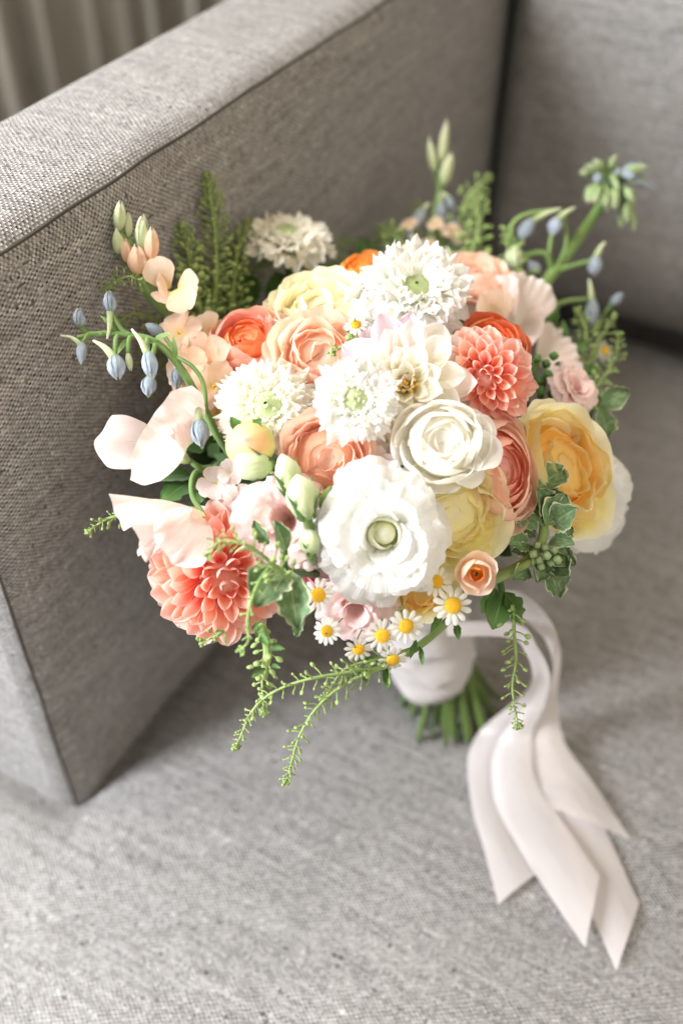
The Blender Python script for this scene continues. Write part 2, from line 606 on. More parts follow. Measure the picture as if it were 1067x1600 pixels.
def satin():
    m, nt, nodes, links = newmat('satin')
    uv = N(nodes, 'ShaderNodeUVMap')
    mp = N(nodes, 'ShaderNodeMapping'); mp.inputs['Scale'].default_value = (60, 420, 1)
    links.new(uv.outputs[0], mp.inputs[0])
    nz = N(nodes, 'ShaderNodeTexNoise'); nz.inputs['Scale'].default_value = 1; nz.inputs['Detail'].default_value = 2
    links.new(mp.outputs[0], nz.inputs['Vector'])
    mp2 = N(nodes, 'ShaderNodeMapping'); mp2.inputs['Scale'].default_value = (3, 14, 1)
    links.new(uv.outputs[0], mp2.inputs[0])
    n2 = N(nodes, 'ShaderNodeTexNoise'); n2.inputs['Scale'].default_value = 1; n2.inputs['Detail'].default_value = 3
    links.new(mp2.outputs[0], n2.inputs['Vector'])
    col = mixc(nt, nz.outputs[0], (.69, .635, .62), (.75, .705, .69))
    bump = N(nodes, 'ShaderNodeBump'); bump.inputs['Strength'].default_value = .35; bump.inputs['Distance'].default_value = .003
    links.new(mth(nt, 'ADD', n2.outputs[0], mth(nt, 'MULTIPLY', nz.outputs[0], .08)), bump.inputs['Height'])
    bs = N(nodes, 'ShaderNodeBsdfPrincipled')
    bs.inputs['Roughness'].default_value = .33; bs.inputs['Specular IOR Level'].default_value = .55; bs.inputs['Sheen Weight'].default_value = .4
    bs.inputs['Anisotropic'].default_value = .5
    links.new(col, bs.inputs['Base Color']); links.new(bump.outputs[0], bs.inputs['Normal'])
    tr = N(nodes, 'ShaderNodeBsdfTranslucent'); links.new(col, tr.inputs[0])
    mx = N(nodes, 'ShaderNodeMixShader'); mx.inputs[0].default_value = .35
    links.new(bs.outputs[0], mx.inputs[1]); links.new(tr.outputs[0], mx.inputs[2])
    tp = N(nodes, 'ShaderNodeBsdfTransparent')
    m2 = N(nodes, 'ShaderNodeMixShader'); m2.inputs[0].default_value = .17
    links.new(mx.outputs[0], m2.inputs[1]); links.new(tp.outputs[0], m2.inputs[2])
    out = N(nodes, 'ShaderNodeOutputMaterial'); links.new(m2.outputs[0], out.inputs[0])
    return m


M = {}
M['fabric'] = fabric('sofa_fabric')
M['white'] = leafy('white_petal', [(0, (.72, .80, .45)), (.20, (.85, .86, .77)), (1, (.88, .87, .84))], trans=.5, var=.04)
M['cream'] = leafy('cream_petal', [(0, (.68, .76, .36)), (.30, (.88, .85, .70)), (1, (.91, .89, .82))], trans=.5, var=.05)
M['creamy'] = leafy('soft_cream_petal', [(0, (.84, .85, .60)), (.35, (.93, .91, .80)), (1, (.94, .92, .87))], trans=.55, var=.04)
M['ivory'] = leafy('ivory_petal', [(0, (.80, .72, .28)), (.3, (.89, .86, .70)), (1, (.90, .87, .84))], trans=.5, var=.05, vein=.4, vein_n=16)
M['lilac'] = leafy('lilac_petal', [(0, (.87, .78, .72)), (.4, (.86, .74, .79)), (1, (.86, .71, .81))], trans=.5, var=.05, vein=.4, vein_n=16)
M['cupbud'] = leafy('pale_cup_petal', [(0, (.52, .64, .12)), (.45, (.82, .86, .45)), (1, (.95, .95, .80))], trans=.5, var=.05)
M['frill'] = leafy('frilled_white_petal', [(0, (.72, .80, .45)), (.20, (.84, .85, .76)), (1, (.86, .855, .84))], trans=.5, var=.05, vein=.55, vein_n=70)
M['coral'] = leafy('coral_petal', [(0, (.88, .16, .09)), (.38, (.91, .34, .23)), (.70, (.92, .50, .39)), (1, (.93, .68, .60))],
                   edge=(.93, .68, .60), edge_from=.84, edge_noise=.12, trans=.48, var=.10)
M['salmon'] = leafy('salmon_petal', [(0, (.88, .18, .09)), (.45, (.91, .35, .23)), (1, (.92, .56, .46))], trans=.5, var=.06)
M['orange'] = leafy('orange_petal', [(0, (.86, .30, .04)), (.5, (.90, .26, .08)), (1, (.91, .34, .15))], trans=.42, var=.06)
M['tangerine'] = leafy('tangerine_petal', [(0, (.86, .42, .05)), (1, (.89, .40, .08))], trans=.42)
M['peach'] = leafy('peach_petal', [(0, (.90, .36, .18)), (.5, (.92, .52, .35)), (1, (.93, .69, .56))], trans=.5, var=.06)
M['peachy'] = leafy('pale_peach_petal', [(0, (.84, .66, .22)), (.35, (.91, .66, .47)), (1, (.93, .75, .61))], trans=.5, var=.06, vein=.35)
M['yellow'] = leafy('yellow_petal', [(0, (.94, .42, .04)), (.45, (.95, .56, .12)), (.8, (.95, .71, .25)), (1, (.94, .83, .45))], trans=.5, var=.05)
M['lemon'] = leafy('lemon_petal', [(0, (.94, .66, .12)), (.4, (.95, .84, .36)), (.8, (.94, .89, .52)), (1, (.94, .91, .68))], trans=.5, var=.05)
M['palelemon'] = leafy('pale_lemon_petal', [(0, (.85, .75, .30)), (.45, (.89, .83, .48)), (1, (.90, .86, .66))], trans=.45, var=.05)
M['blush'] = leafy('blush_petal', [(0, (.82, .82, .56)), (.22, (.90, .79, .72)), (.7, (.91, .76, .72)), (1, (.93, .83, .80))], trans=.5, var=.05, vein=.5, vein_n=26)
M['pink'] = leafy('pink_petal', [(0, (.80, .52, .42)), (.3, (.89, .66, .62)), (1, (.91, .76, .73))], trans=.5, var=.06)
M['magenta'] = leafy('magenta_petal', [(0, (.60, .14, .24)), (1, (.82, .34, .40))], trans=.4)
M['greenbud'] = leafy('pale_green_petal', [(0, (.36, .45, .19)), (.5, (.62, .69, .42)), (1, (.80, .83, .63))], trans=.25, var=.08, vein=.5)
M['sagebud'] = leafy('sage_green_petal', [(0, (.20, .30, .10)), (.5, (.34, .44, .20)), (1, (.52, .58, .36))], trans=.25, var=.25, vein=.6)
M['blue'] = leafy('blue_petal', [(0, (.28, .36, .24)), (.35, (.33, .40, .43)), (.8, (.37, .42, .52)), (1, (.46, .52, .42))], trans=.3, var=.15, vein=.8, vein_n=20, mottled=.6, mottle_col=(.50, .55, .58))
M['leafvar'] = leafy('variegated_leaf', [(0, (.14, .24, .09)), (.5, (.10, .19, .075)), (1, (.11, .20, .08))], edge=(.62, .64, .42), edge_from=.84, edge_noise=.22,
                     tip_edge=False, trans=.12, rough=.38, var=.3, vein=.5, mottled=.6, mottle_col=(.26, .34, .19), midrib=(.3, .38, .18))
M['greensage'] = leafy('sage_bud', [(0, (.16, .26, .09)), (1, (.34, .44, .22))], trans=.15, var=.3)
M['leaf'] = leafy('green_leaf', [(0, (.06, .12, .025)), (.5, (.06, .14, .03)), (1, (.10, .20, .05))], trans=.2, rough=.42, var=.4, midrib=(.2, .3, .1))
M['foliage'] = leafy('dark_foliage', [(0, (.035, .07, .018)), (1, (.06, .12, .03))], trans=.2, rough=.45, var=.3)
M['lepi'] = leafy('cress_green', [(0, (.24, .35, .10)), (1, (.38, .48, .18))], trans=.25, var=.1)
M['stem'] = leafy('green_stem', [(0, (.13, .22, .06)), (1, (.20, .31, .10))], trans=.05, var=.25, rough=.4)
M['stemdark'] = leafy('cut_stem', [(0, (.10, .16, .035)), (1, (.04, .09, .02))], trans=.05, var=.7, rough=.4)
M['disc'] = simple('yellow_disc', (.78, .47, .03), rough=.7, noise=.25, scale=900, bumpd=.0006)
M['stamen'] = simple('stamen', (.80, .80, .62), rough=.6, noise=.1)
M['stamen_y'] = simple('yellow_stamen', (.80, .55, .12), rough=.6, noise=.15)
M['greeneye'] = simple('green_eye', (.32, .45, .10), rough=.5, noise=.2, scale=400)
M['blackeye'] = simple('dark_eye', (.05, .06, .02), rough=.4, noise=.2, scale=400)
M['satin'] = satin()
M['curtain'] = simple('curtain_cloth', (.52, .50, .44), rough=.9, noise=.12, scale=20)
M['floor'] = simple('floor', (.16, .13, .11), rough=.6, noise=.2, scale=6)
M['thread'] = simple('seam_thread', (.06, .05, .042), rough=.9, noise=.2, scale=500)

# ------------------------------------------------------------------ setting: floor, curtain, sofa
fl = bpy.data.objects.new("floor", mesh("floor", [(-3, -2, -.46), (4, -2, -.46), (4, 4, -.46), (-3, 4, -.46)], [(0, 1, 2, 3)], M['floor']))
COL.objects.link(fl)
fl["kind"] = "structure"; fl["label"] = "dim brown floor under the sofa"; fl["category"] = "floor"


def curtain():
    t = thing("curtain", "dim grey green pleated curtain hanging behind the sofa arm", "curtain", Matrix.Translation(sofa(-1.0, .6, -.45)))
    nu, nv = 420, 6
    vs = []; uv = []
    for j in range(nv + 1):
        z = -.45 + 1.9 * j / nv
        for i in range(nu + 1):
            s = -.4 + 2.4 * i / nu
            w = .030 * math.sin(s * 88 + .6 * math.sin(s * 9)) + .012 * math.sin(s * 170 + 1)
            vs.append(sofa(-1.0 + w, s + .012 * math.sin(s * 60), z) - sofa(-1.0, .6, -.45)); uv.append((s, z))
    part("pleated_cloth", mesh("pleated_cloth", vs, gridfaces(nu, nv), M['curtain'], uv), t)


curtain()

sofa_t = thing("sofa", "grey woven tweed sofa with square arm under the bouquet", "sofa", Matrix.Translation(sofa(0, .4, -.45)))
SO = sofa(0, .4, -.45)


def arc(x, l, r):
    """distance along a panel that rolls over its edges with radius r"""
    if x < r:
        return r - r * math.asin(1 - x / r)
    if x > l - r:
        return l - r + r * math.asin(min(1, 1 - (l - x) / r))
    return x


def panel(name, org, a, b, nrm, la, lb, na, nb, r=0.020, bumpy=0.0030, seed=1, uvflip=False, uvoff=(0, 0), extra=None, parent=None):
    """an upholstered panel la x lb, puffed over its edges"""
    w = Wob(seed, 7)
    A = np.unique(np.concatenate([np.linspace(0, la, na), np.linspace(0, r, 10), la - np.linspace(0, r, 10)]))
    B = np.unique(np.concatenate([np.linspace(0, lb, nb), np.linspace(0, r, 10), lb - np.linspace(0, r, 10)]))
    vs = []; uv = []
    for y in B:
        for x in A:
            d = min(x, la - x, y, lb - y)
            e = 1 - min(d / r, 1)
            off = -r * (1 - math.sqrt(max(0, 1 - e * e))) * .8
            off += bumpy * float(w(x * 22, y * 22, 0)) * min(1, d / .03)
            off += .0006 * float(w(x * 90, y * 90, 3)) * e
            if extra:
                off += extra(x, y)
            vs.append(org + a * x + b * y + nrm * off - SO)
            xu = arc(x, la, r); yu = arc(y, lb, r)
            uv.append((yu + uvoff[0], xu + uvoff[1]) if uvflip else (xu + uvoff[0], yu + uvoff[1]))
    return part(name, mesh(name, vs, gridfaces(len(A) - 1, len(B) - 1), M['fabric'], uv), parent or sofa_t)


ZV = Vector((0, 0, 1))
ARM_W = 0.102
ARM_S = 0.228
arm = part("armrest", panel("armrest", sofa(ARM_N, ARM_S, -.10), DV, ZV, NV, .98, ARM_TOP + .10, 90, 44, seed=3, extra=lambda x, y: .005 * math.sin(math.pi * min(1, x / .5)) * math.sin(math.pi * min(1, max(0, y / .47)))).data, sofa_t)
for o in [o for o in COL.objects if o.name.startswith("armrest") and o is not arm]:
    bpy.data.objects.remove(o)
panel("top_panel", sofa(ARM_N - ARM_W, ARM_S, ARM_TOP), DV, NV, ZV, .98, ARM_W, 90, 14, seed=5, uvflip=True, uvoff=(3, 1),
      extra=lambda x, y: .004 * math.sin(math.pi * y / ARM_W), parent=arm)
panel("front_panel", sofa(ARM_N - ARM_W, ARM_S, -.10), NV, ZV, -DV, ARM_W, ARM_TOP + .10, 14, 40, seed=6, uvoff=(7, 2),
      extra=lambda x, y: .003 * math.sin(math.pi * x / ARM_W), parent=arm)
panel("outer_panel", sofa(ARM_N - ARM_W, ARM_S + .98, -.45), -DV, ZV, -NV, .98, ARM_TOP + .45, 30, 20, seed=7, uvoff=(9, 5), parent=arm)
# seam cords lying in the grooves between the arm's panels
g = Geo()
ws = Wob(21)
for a, b in ((sofa(ARM_N - .0047, ARM_S + .006, ARM_TOP - .0047), sofa(ARM_N - .0047, ARM_S + .97, ARM_TOP - .0047)),
             (sofa(ARM_N - .0047, ARM_S + .0047, -.09), sofa(ARM_N - .0047, ARM_S + .0047, ARM_TOP - .006))):
    pts = [a.lerp(b, k / 160) - SO + NV * (.0004 * float(ws(k * .8))) + ZV * (.0005 * float(ws(k * .6, 2))) for k in range(161)]
    g.tube(pts, .0010, 6)
part("seam", g.mesh("seam", M['thread']), arm)


BASE0 = PZ(702, 1104, 0.0)


def seat():
    w = Wob(31, 8)
    n0, n1, s0, s1 = -.62, 1.15, -.32, .97
    na, nb = 150, 120
    vs = []; uv = []
    for j in range(nb + 1):
        s = s0 + (s1 - s0) * j / nb
        for i in range(na + 1):
            n = n0 + (n1 - n0) * i / na
            z = .0016 * float(w(n * 16, s * 30, 0)) + .0008 * float(w(n * 40, s * 90, 4))
            dn = max(n - ARM_N, 0) if s > ARM_S else math.hypot(max(n - ARM_N, 0), ARM_S - s)
            z -= .020 * math.exp(-dn / .016)
            z -= .05 * max(0, (s - .86) / .11) ** 2
            z -= .09 * max(0, (-.22 - s) / .10) ** 2
            dd = (sofa(n, s, 0) - BASE0).length
            z -= .004 * math.exp(-(dd / .05) ** 2)
            vs.append(sofa(n, s, z) - SO); uv.append((n + 20, s + 11))
    part("seat_cushion", mesh("seat_cushion", vs, gridfaces(na, nb), M['fabric'], uv), sofa_t)


seat()


def boxpart(name, corner, ax, ay, az, lx, ly, lz, bev, seed, uvo):
    bm = bmesh.new()
    bmesh.ops.create_cube(bm, size=1)
    for v in bm.verts:
        v.co = Vector(((v.co.x + .5) * lx, (v.co.y + .5) * ly, (v.co.z + .5) * lz))
    bmesh.ops.bevel(bm, geom=bm.edges[:], offset=bev, segments=6, profile=.5, affect='EDGES')
    uvl = bm.loops.layers.uv.new("UVMap")
    for f in bm.faces:
        n = f.normal
        k = max(range(3), key=lambda i: abs(n[i]))
        for l in f.loops:
            c = l.vert.co
            l[uvl].uv = ((c.y, c.z), (c.x, c.z), (c.x, c.y))[k]
            l[uvl].uv += Vector(uvo)
        f.smooth = True
    for v in bm.verts:
        c = v.co
        v.co = corner + ax * c.x + ay * c.y + az * c.z - SO
    me = bpy.data.meshes.new(name)
    bm.to_mesh(me); bm.free()
    me.materials.append(M['fabric'])
    return part(name, me, sofa_t)


lean = (ZV + DV * .11).normalized()
def back_cushion():
    """plump loose cushion: flat front rolling back at its left edge and, more deeply, at its bottom"""
    w = Wob(61, 7)
    q = lambda t, r: r * (1 - math.sqrt(max(0, 1 - (1 - min(t / r, 1)) ** 2)))
    us = [0.0] + list(np.linspace(0, .035, 11)) + list(np.linspace(.045, 1.1, 60))
    vs_ = [0.0] + list(np.linspace(0, .11, 16)) + list(np.linspace(.12, .62, 40))
    vs = []; uv = []
    for jv, v in enumerate(vs_):
        for iu, u in enumerate(us):
            s_ = .832 + .05 * v + q(u, .035) + q(v, .11) + .0025 * float(w(u * 14, v * 14))
            if iu == 0 or jv == 0:
                s_ = 1.05
            vs.append(sofa(ARM_N + .006 + u, s_, .016 + v) - SO); uv.append((u + 31, v + 3))
    part("back_cushion", mesh("back_cushion", vs, gridfaces(len(us) - 1, len(vs_) - 1), M['fabric'], uv), sofa_t)


back_cushion()
boxpart("back_frame", sofa(ARM_N - ARM_W, 1.06, -.40), NV, DV, ZV, 1.5, .14, .80, .02, 1, (35, 3))
boxpart("seat_base", sofa(ARM_N - ARM_W + .002, -.18, -.40), NV, DV, ZV, 1.5, 1.2, .28, .02, 1, (45, 3))

# ------------------------------------------------------------------ bouquet handle: stems, satin wrap, streamers
BASE = PZ(702, 1104, 0.0)
AXTOP = DC - Vector((0, 0, .035))
AXD = (AXTOP - BASE).normalized()
AXX = AXD.orthogonal().normalized(); AXY = AXD.cross(AXX)


def stems():
    t = thing("stem_bundle", "bundle of cut green stems standing on the seat below the satin wrap", "stems", Matrix.Translation(BASE))
    r = random.Random(5)
    for k in range(40):
        an = k * 2.39996
        q = math.sqrt((k + .5) / 40)
        r0 = .037 * q; r1 = .019 * q; r2 = .075 * q
        d0 = AXX * math.cos(an) + AXY * math.sin(an)
        d1 = AXX * math.cos(an + .5) + AXY * math.sin(an + .5)
        d2 = AXX * math.cos(an + 1.2) + AXY * math.sin(an + 1.2)
        lo = BASE + d0 * r0; lo.z = -.002 + r.uniform(0, .006) * (k % 3 == 0)
        pts = smooth_path([lo, BASE + AXD * .05 + d1 * (r1 * 1.12), BASE + AXD * .10 + d1 * r1, BASE + AXD * .19 + d2 * r2], 14)
        rad = r.choice((.0012, .0016, .0020, .0026, .0034)) * r.uniform(.9, 1.1)
        g = Geo(); g.tube([p - BASE for p in pts], [rad * (1.05 - .3 * i / 14) for i in range(15)], 8)
        part("stem", g.mesh("stem", M['stemdark']), t)


stems()
rib = thing("satin_ribbon", "pale blush satin ribbon wrapped round the stems with four long tails", "ribbon", Matrix.Translation(BASE + AXD * .05))
RO = BASE + AXD * .05


def wrap():
    w = Wob(41, 7)
    nu, nv = 96, 46
    vs = []; uv = []
    for j in range(nv + 1):
        t = j / nv
        h = .030 + .098 * t
        r = tab(t, [(0, .010), (.03, .0165), (.09, .0222), (.2, .0265), (.38, .0278), (.6, .0262), (.8, .0255), (1, .029)])
        for i in range(nu):
            an = 2 * math.pi * i / nu
            ph = (t * 4.2 + an / (2 * math.pi) + .06 * math.sin(an * 2)) % 1.0
            rr = r + .0024 * (1 - ph) ** 1.4 * min(1, t * 6)
            ph2 = (t * 2.6 - an / (2 * math.pi) * 1.0 + .3) % 1.0
            rr += .0011 * (1 - ph2) * min(1, t * 6)
            rr += .0032 * (1 - abs(math.sin(an * 2.5 + t * 9 + 1.5 * float(w(math.cos(an), math.sin(an), t * 5))))) ** 2 * min(1, t * 5)
            rr += .0015 * float(w(math.cos(an) * 3, math.sin(an) * 3, t * 22)) + .0007 * float(w(math.cos(an) * 7 + t * 20, math.sin(an) * 7, t * 9))
            hh = h + .006 * math.sin(an + 1.0) * (1 - t)
            vs.append(BASE + AXD * hh + (AXX * math.cos(an) + AXY * math.sin(an)) * rr - RO); uv.append((i / nu, t))
    part("wrap", mesh("wrap", vs, gridfaces(nu, nv, 0, True), M['satin'], uv), rib)


wrap()


def streamer(left, right, zl, zr, cut, seed, n=70):
    """edges given as picture polylines with heights over the seat"""
    L = smooth_path([PZ(x, y, z) for (x, y), z in zip(left, zl)], n)
    R = smooth_path([PZ(x, y, z) for (x, y), z in zip(right, zr)], n)
    w = Wob(seed)
    nu = 8
    vs = []; uv = []
    for j in range(n + 1):
        for i in range(nu + 1):
            u = i / nu
            p = L[j].lerp(R[j], u)
            bulge = .0022 * math.sin(math.pi * u) + .0018 * float(w(j * .16, u * 3)) + .0008 * float(w(j * .5, u * 5, 2))
            p = p + Vector((0, 0, max(bulge, -.001)))
            vs.append(p - RO); uv.append((u, j / n))
    o = part("streamer", mesh("streamer", vs, gridfaces(nu, n), M['satin'], uv), rib)
    return o


def cr(pts):   # crop coordinates -> photograph
    return [(700 + x / 2.5014, 900 + y / 2.5) for x, y in pts]


streamer(cr([(-10, 225), (230, 232), (300, 300), (325, 380), (308, 445), (235, 512), (128, 600), (80, 690), (76, 790), (97, 930), (142, 1085), (195, 1285)]),
         cr([(-10, 175), (265, 188), (340, 268), (385, 350), (385, 420), (350, 500), (270, 590), (215, 680), (205, 780), (235, 900), (285, 1040), (342, 1168)]),
         [.135, .135, .125, .10, .07, .035, .012, .006, .004, .003, .003, .003], [.14, .145, .14, .115, .085, .05, .02, .010, .006, .004, .003, .003], 0, 1)
streamer(cr([(-5, 230), (240, 238), (308, 308), (333, 390), (318, 455), (275, 530), (205, 630), (170, 720), (172, 830), (205, 935), (350, 1180), (535, 1450)]),
         cr([(-5, 180), (275, 192), (348, 275), (392, 358), (396, 425), (372, 510), (335, 600), (322, 700), (340, 800), (410, 910), (500, 1040), (588, 1170)]),
         [.137, .139, .131, .107, .078, .043, .020, .012, .009, .008, .009, .010], [.142, .149, .146, .122, .093, .058, .028, .017, .013, .011, .011, .010], 0, 2)
streamer(cr([(170, 150), (270, 150), (340, 208), (385, 262), (408, 340), (404, 400), (380, 470), (345, 580), (322, 690), (345, 800), (380, 860), (412, 914)]),
         cr([(180, 60), (270, 62), (350, 118), (410, 190), (436, 270), (442, 330), (430, 430), (428, 540), (460, 660), (540, 772), (620, 885), (718, 1032)]),
         [.14, .142, .135, .120, .10, .085, .06, .03, .016, .012, .012, .012], [.17, .172, .165, .145, .115, .09, .06, .032, .016, .010, .008, .008], 0, 3)
streamer(cr([(175, 156), (275, 156), (343, 214), (386, 268), (408, 346), (402, 408), (376, 480), (345, 590), (330, 700), (400, 900), (480, 1130), (655, 1545)]),
         cr([(185, 66), (275, 68), (352, 124), (408, 196), (432, 276), (437, 336), (425, 436), (418, 545), (440, 660), (520, 830), (620, 1010), (745, 1280)]),
         [.136, .138, .131, .116, .096, .081, .055, .024, .010, .006, .004, .003], [.166, .168, .161, .141, .111, .086, .055, .026, .009, .005, .003, .003], 0, 4)


# ------------------------------------------------------------------ flower kinds
CACHE = {}
GROW = 1.12


def cached(key, fn):
    if key not in CACHE:
        CACHE[key] = fn()
    return CACHE[key]


def rotz(a):
    return Matrix.Rotation(a, 4, 'Z')


def put(t, me, az, tilt=0.0, sc=1.0, z=0.0, r=0.0, name="petal"):
    m = rotz(az) @ Matrix.Translation((r, 0, z)) @ Matrix.Rotation(tilt, 4, 'Y') @ Matrix.Scale(sc, 4)
    return part(name, me, t, m)


def head(name, label, cat, px, py, rpx, facing, lift=0.0, spin=0.0, depth=None, group="flowers in the bouquet", squash=None):
    d = (depth if depth is not None else dome(px, py) - lift)
    m = frame_z(P(px, py, d), cdir(*facing), spin, pxm(rpx * GROW, d))
    if squash:
        m = m @ Matrix.Diagonal((squash[0], squash[1], squash[2], 1))
    return thing(name, label, cat, m, group)


def calyx(t, depth=-.5, length=1.2):
    """green stalk running back into the bouquet"""
    g = Geo()
    g.tube([Vector((0, 0, depth)), Vector((.02, .02, depth - length * .5)), Vector((0, .05, depth - length))], [.09, .05, .05], 7)
    part("stalk", g.mesh("stalk", M['stem']), t)


def lisianthus(t, mat, seed=0, hole=True):
    r = random.Random(seed)
    k = 0
    for ring, (n, prof, half, off) in enumerate((
            (4, [(.03, -.62), (.14, -.44), (.36, -.26), (.66, -.18), (.90, -.22), (1.04, -.34)], [(0, 50), (.5, 58), (1, 62)], 0),
            (4, [(.03, -.58), (.14, -.38), (.33, -.14), (.58, -.02), (.82, .0), (.98, -.08)], [(0, 50), (.5, 56), (1, 58)], .75),
            (3, [(.03, -.54), (.13, -.34), (.28, -.06), (.44, .12), (.64, .20), (.82, .17)], [(0, 60), (.5, 70), (1, 70)], .25),
            (3, [(.03, -.52), (.14, -.34), (.26, -.08), (.36, .12), (.48, .26), (.62, .32)], [(0, 64), (.5, 74), (1, 70)], 1.1),
            (2, [(.03, -.50), (.15, -.34), (.235, -.10), (.275, .08), (.33, .20), (.42, .28)], [(0, 80), (.5, 92), (1, 86)], 1.9))):
        for i in range(n):
            me = cached(('lis', mat.name, ring, (i + seed) % 5), lambda: shell(
                mat, prof, half, cr=.20, crp=2.6, ruf=(.075, .07, .065, .06, .04)[ring], ruf_f=15, rufp=5, wav=(.10, .11, .12, .13, .10)[ring], wav_f=4.6, nu=60, nv=22, seed=seed * 31 + ring * 7 + i, tooth=.016, tooth_f=60))
            put(t, me, off + i * 2 * math.pi / n + r.uniform(-.16, .16), r.uniform(-.09, .09), r.uniform(.94, 1.05), z=r.uniform(-.02, .02))
    if hole:
        for i, (sc_, az, tl) in enumerate(((1.0, .6, .10), (.86, 3.4, -.14), (.66, 1.9, .12))):
            me = cached(('lisc', i), lambda: shell(M['cupbud'], [(.02, -.5), (.15, -.34), (.225, -.10), (.225, .08), (.17, .18)], 105, cr=.18, crp=2.2, ruf=.10, ruf_f=4, wav=.10, wav_f=3, nu=22, nv=12, seed=i + 4))
            put(t, me, az, tl, sc_, r=.02)
        me = cached('lisplug', lambda: shell(M['cupbud'], [(.10, -.5), (.17, -.2), (.15, .03), (.07, .11), (.005, .12)], 180, cr=0, wav=.08, wav_f=2, nu=20, nv=8, seed=9, name="heart_fill"))
        part("heart_fill", me, t, Matrix.Translation((.025, .015, 0)))
    calyx(t)


def heart_fill(t, mat, rad, top):
    """rounded filler among the packed inner petals, added to bounce light into their gaps"""
    me = cached(('heart_fill', mat.name, rad, top), lambda: shell(mat, [(rad * 1.15, -.45), (rad * 1.1, top - .25), (rad * .85, top - .06), (rad * .5, top), (.01, top - .05)], 180, cr=0, ruf=.0, wav=.05, wav_f=2.0, nu=28, nv=10, seed=3, name="heart_fill"))
    part("heart_fill", me, t)


def ranunculus(t, mats, seed=0, layers=9, open_=0.75, eye=None, flare=True):
    """wide soft outer petals round a small whorl of cupped ones; mats outer -> inner"""
    r = random.Random(seed)
    J = layers
    for j in range(J):
        f = j / (J - 1)
        rad = float(tab(f, [(0, 1.0), (.16, .90), (.30, .72), (.45, .56), (.7, .34), (1, .13)]))
        top = float(tab(f, [(0, .06), (.16, .26), (.30, .37), (.5, .36), (.8, .26), (1, .16)]))
        mouth = rad * float(tab(f, [(0, 1.08), (.16, .90), (.30, .76), (.6, .80), (1, .86)])) * (1 - .12 * (1 - open_))
        mat = mats[min(int(f * len(mats) * .999), len(mats) - 1)]
        prof = [(.04, -.60), (rad * .60, -.50), (rad * 1.0, -.20), (rad * 1.03, top * .45), (mouth, top)]
        n = 5 if f < .3 else 4 if f < .7 else 3
        half = 180 / n * 1.35
        for i in range(n):
            me = cached(('ran', tuple(m.name for m in mats), J, open_, j, (i + seed) % 3), lambda: shell(
                mat, prof, [(0, half), (.6, half * 1.08), (1, half)], cr=.30, crp=2.2, ruf=.045, ruf_f=6.0, wav=.07, wav_f=2.6, tooth=.02, tooth_f=26,
                nu=20, nv=14, seed=j * 13 + i * 3 + seed))
            put(t, me, i * 2 * math.pi / n + j * .83 + r.uniform(-.3, .3), r.uniform(-.11, .11), r.uniform(.93, 1.07), z=r.uniform(-.03, .04))
    if J > 5:
        heart_fill(t, mats[-1], .66, .13)
    if eye:
        g = Geo()
        g.ovoid(Matrix.Rotation(math.pi / 2, 4, 'X'), [(-.30, .02), (-.2, .10), (-.06, .11), (.02, .07), (.06, .001)], 10, 5, .1)
        part("eye", g.mesh("eye", eye), t)
    calyx(t)


def rose(t, mats, seed=0, outer=True, quarters=5):
    """cupped garden rose: broad outer petals round loosely folded inner ones; mats outer, inner"""
    r = random.Random(seed)
    mo, mi = mats
    rings = [(5, [(.05, -.62), (.45, -.54), (.84, -.28), (1.0, -.02), (1.12, .04)], 54), (5, [(.05, -.6), (.44, -.50), (.80, -.20), (.92, .06), (.96, .15)], 52),
             (4, [(.05, -.58), (.42, -.46), (.72, -.15), (.80, .10), (.78, .21)], 58)]
    for j, (n, prof, half) in enumerate(rings):
        for i in range(n):
            me = cached(('rose', mo.name, j, (i + seed) % 4), lambda: shell(mo, prof, [(0, half), (.6, half * 1.06), (1, half)], cr=.24, crp=2.3, ruf=.07, ruf_f=7.0, wav=.07, wav_f=2.8, tooth=.02, tooth_f=26,
                                                                         nu=24, nv=16, seed=j * 17 + i * 5 + seed))
            put(t, me, i * 2 * math.pi / n + j * .7 + r.uniform(-.25, .25), r.uniform(-.10, .10), r.uniform(.93, 1.06), z=r.uniform(-.03, .03))
    for q in range(quarters * 3):
        f = q / (quarters * 3)
        a = q * 2.39996 + r.uniform(-.3, .3)
        rad = .60 * (1 - f) ** .7 + .10
        me = cached(('rosei', mi.name, q, seed % 2), lambda: shell(
            mi, [(.02, -.52), (rad * .7, -.40), (rad * 1.0, -.12), (rad * 1.0, .08), (rad * .96, .20 - .06 * f)], [(0, 70), (1, 62 + 20 * f)], cr=.20, crp=2.4, ruf=.13, ruf_f=7.0, wav=.22, wav_f=4.2, tooth=.02, tooth_f=24,
            nu=26, nv=12, seed=q * 9 + seed))
        put(t, me, a, r.uniform(-.24, .24), r.uniform(.88, 1.10), z=r.uniform(-.06, .06), r=r.uniform(-.06, .14))
    heart_fill(t, mi, .66, .02)
    calyx(t)


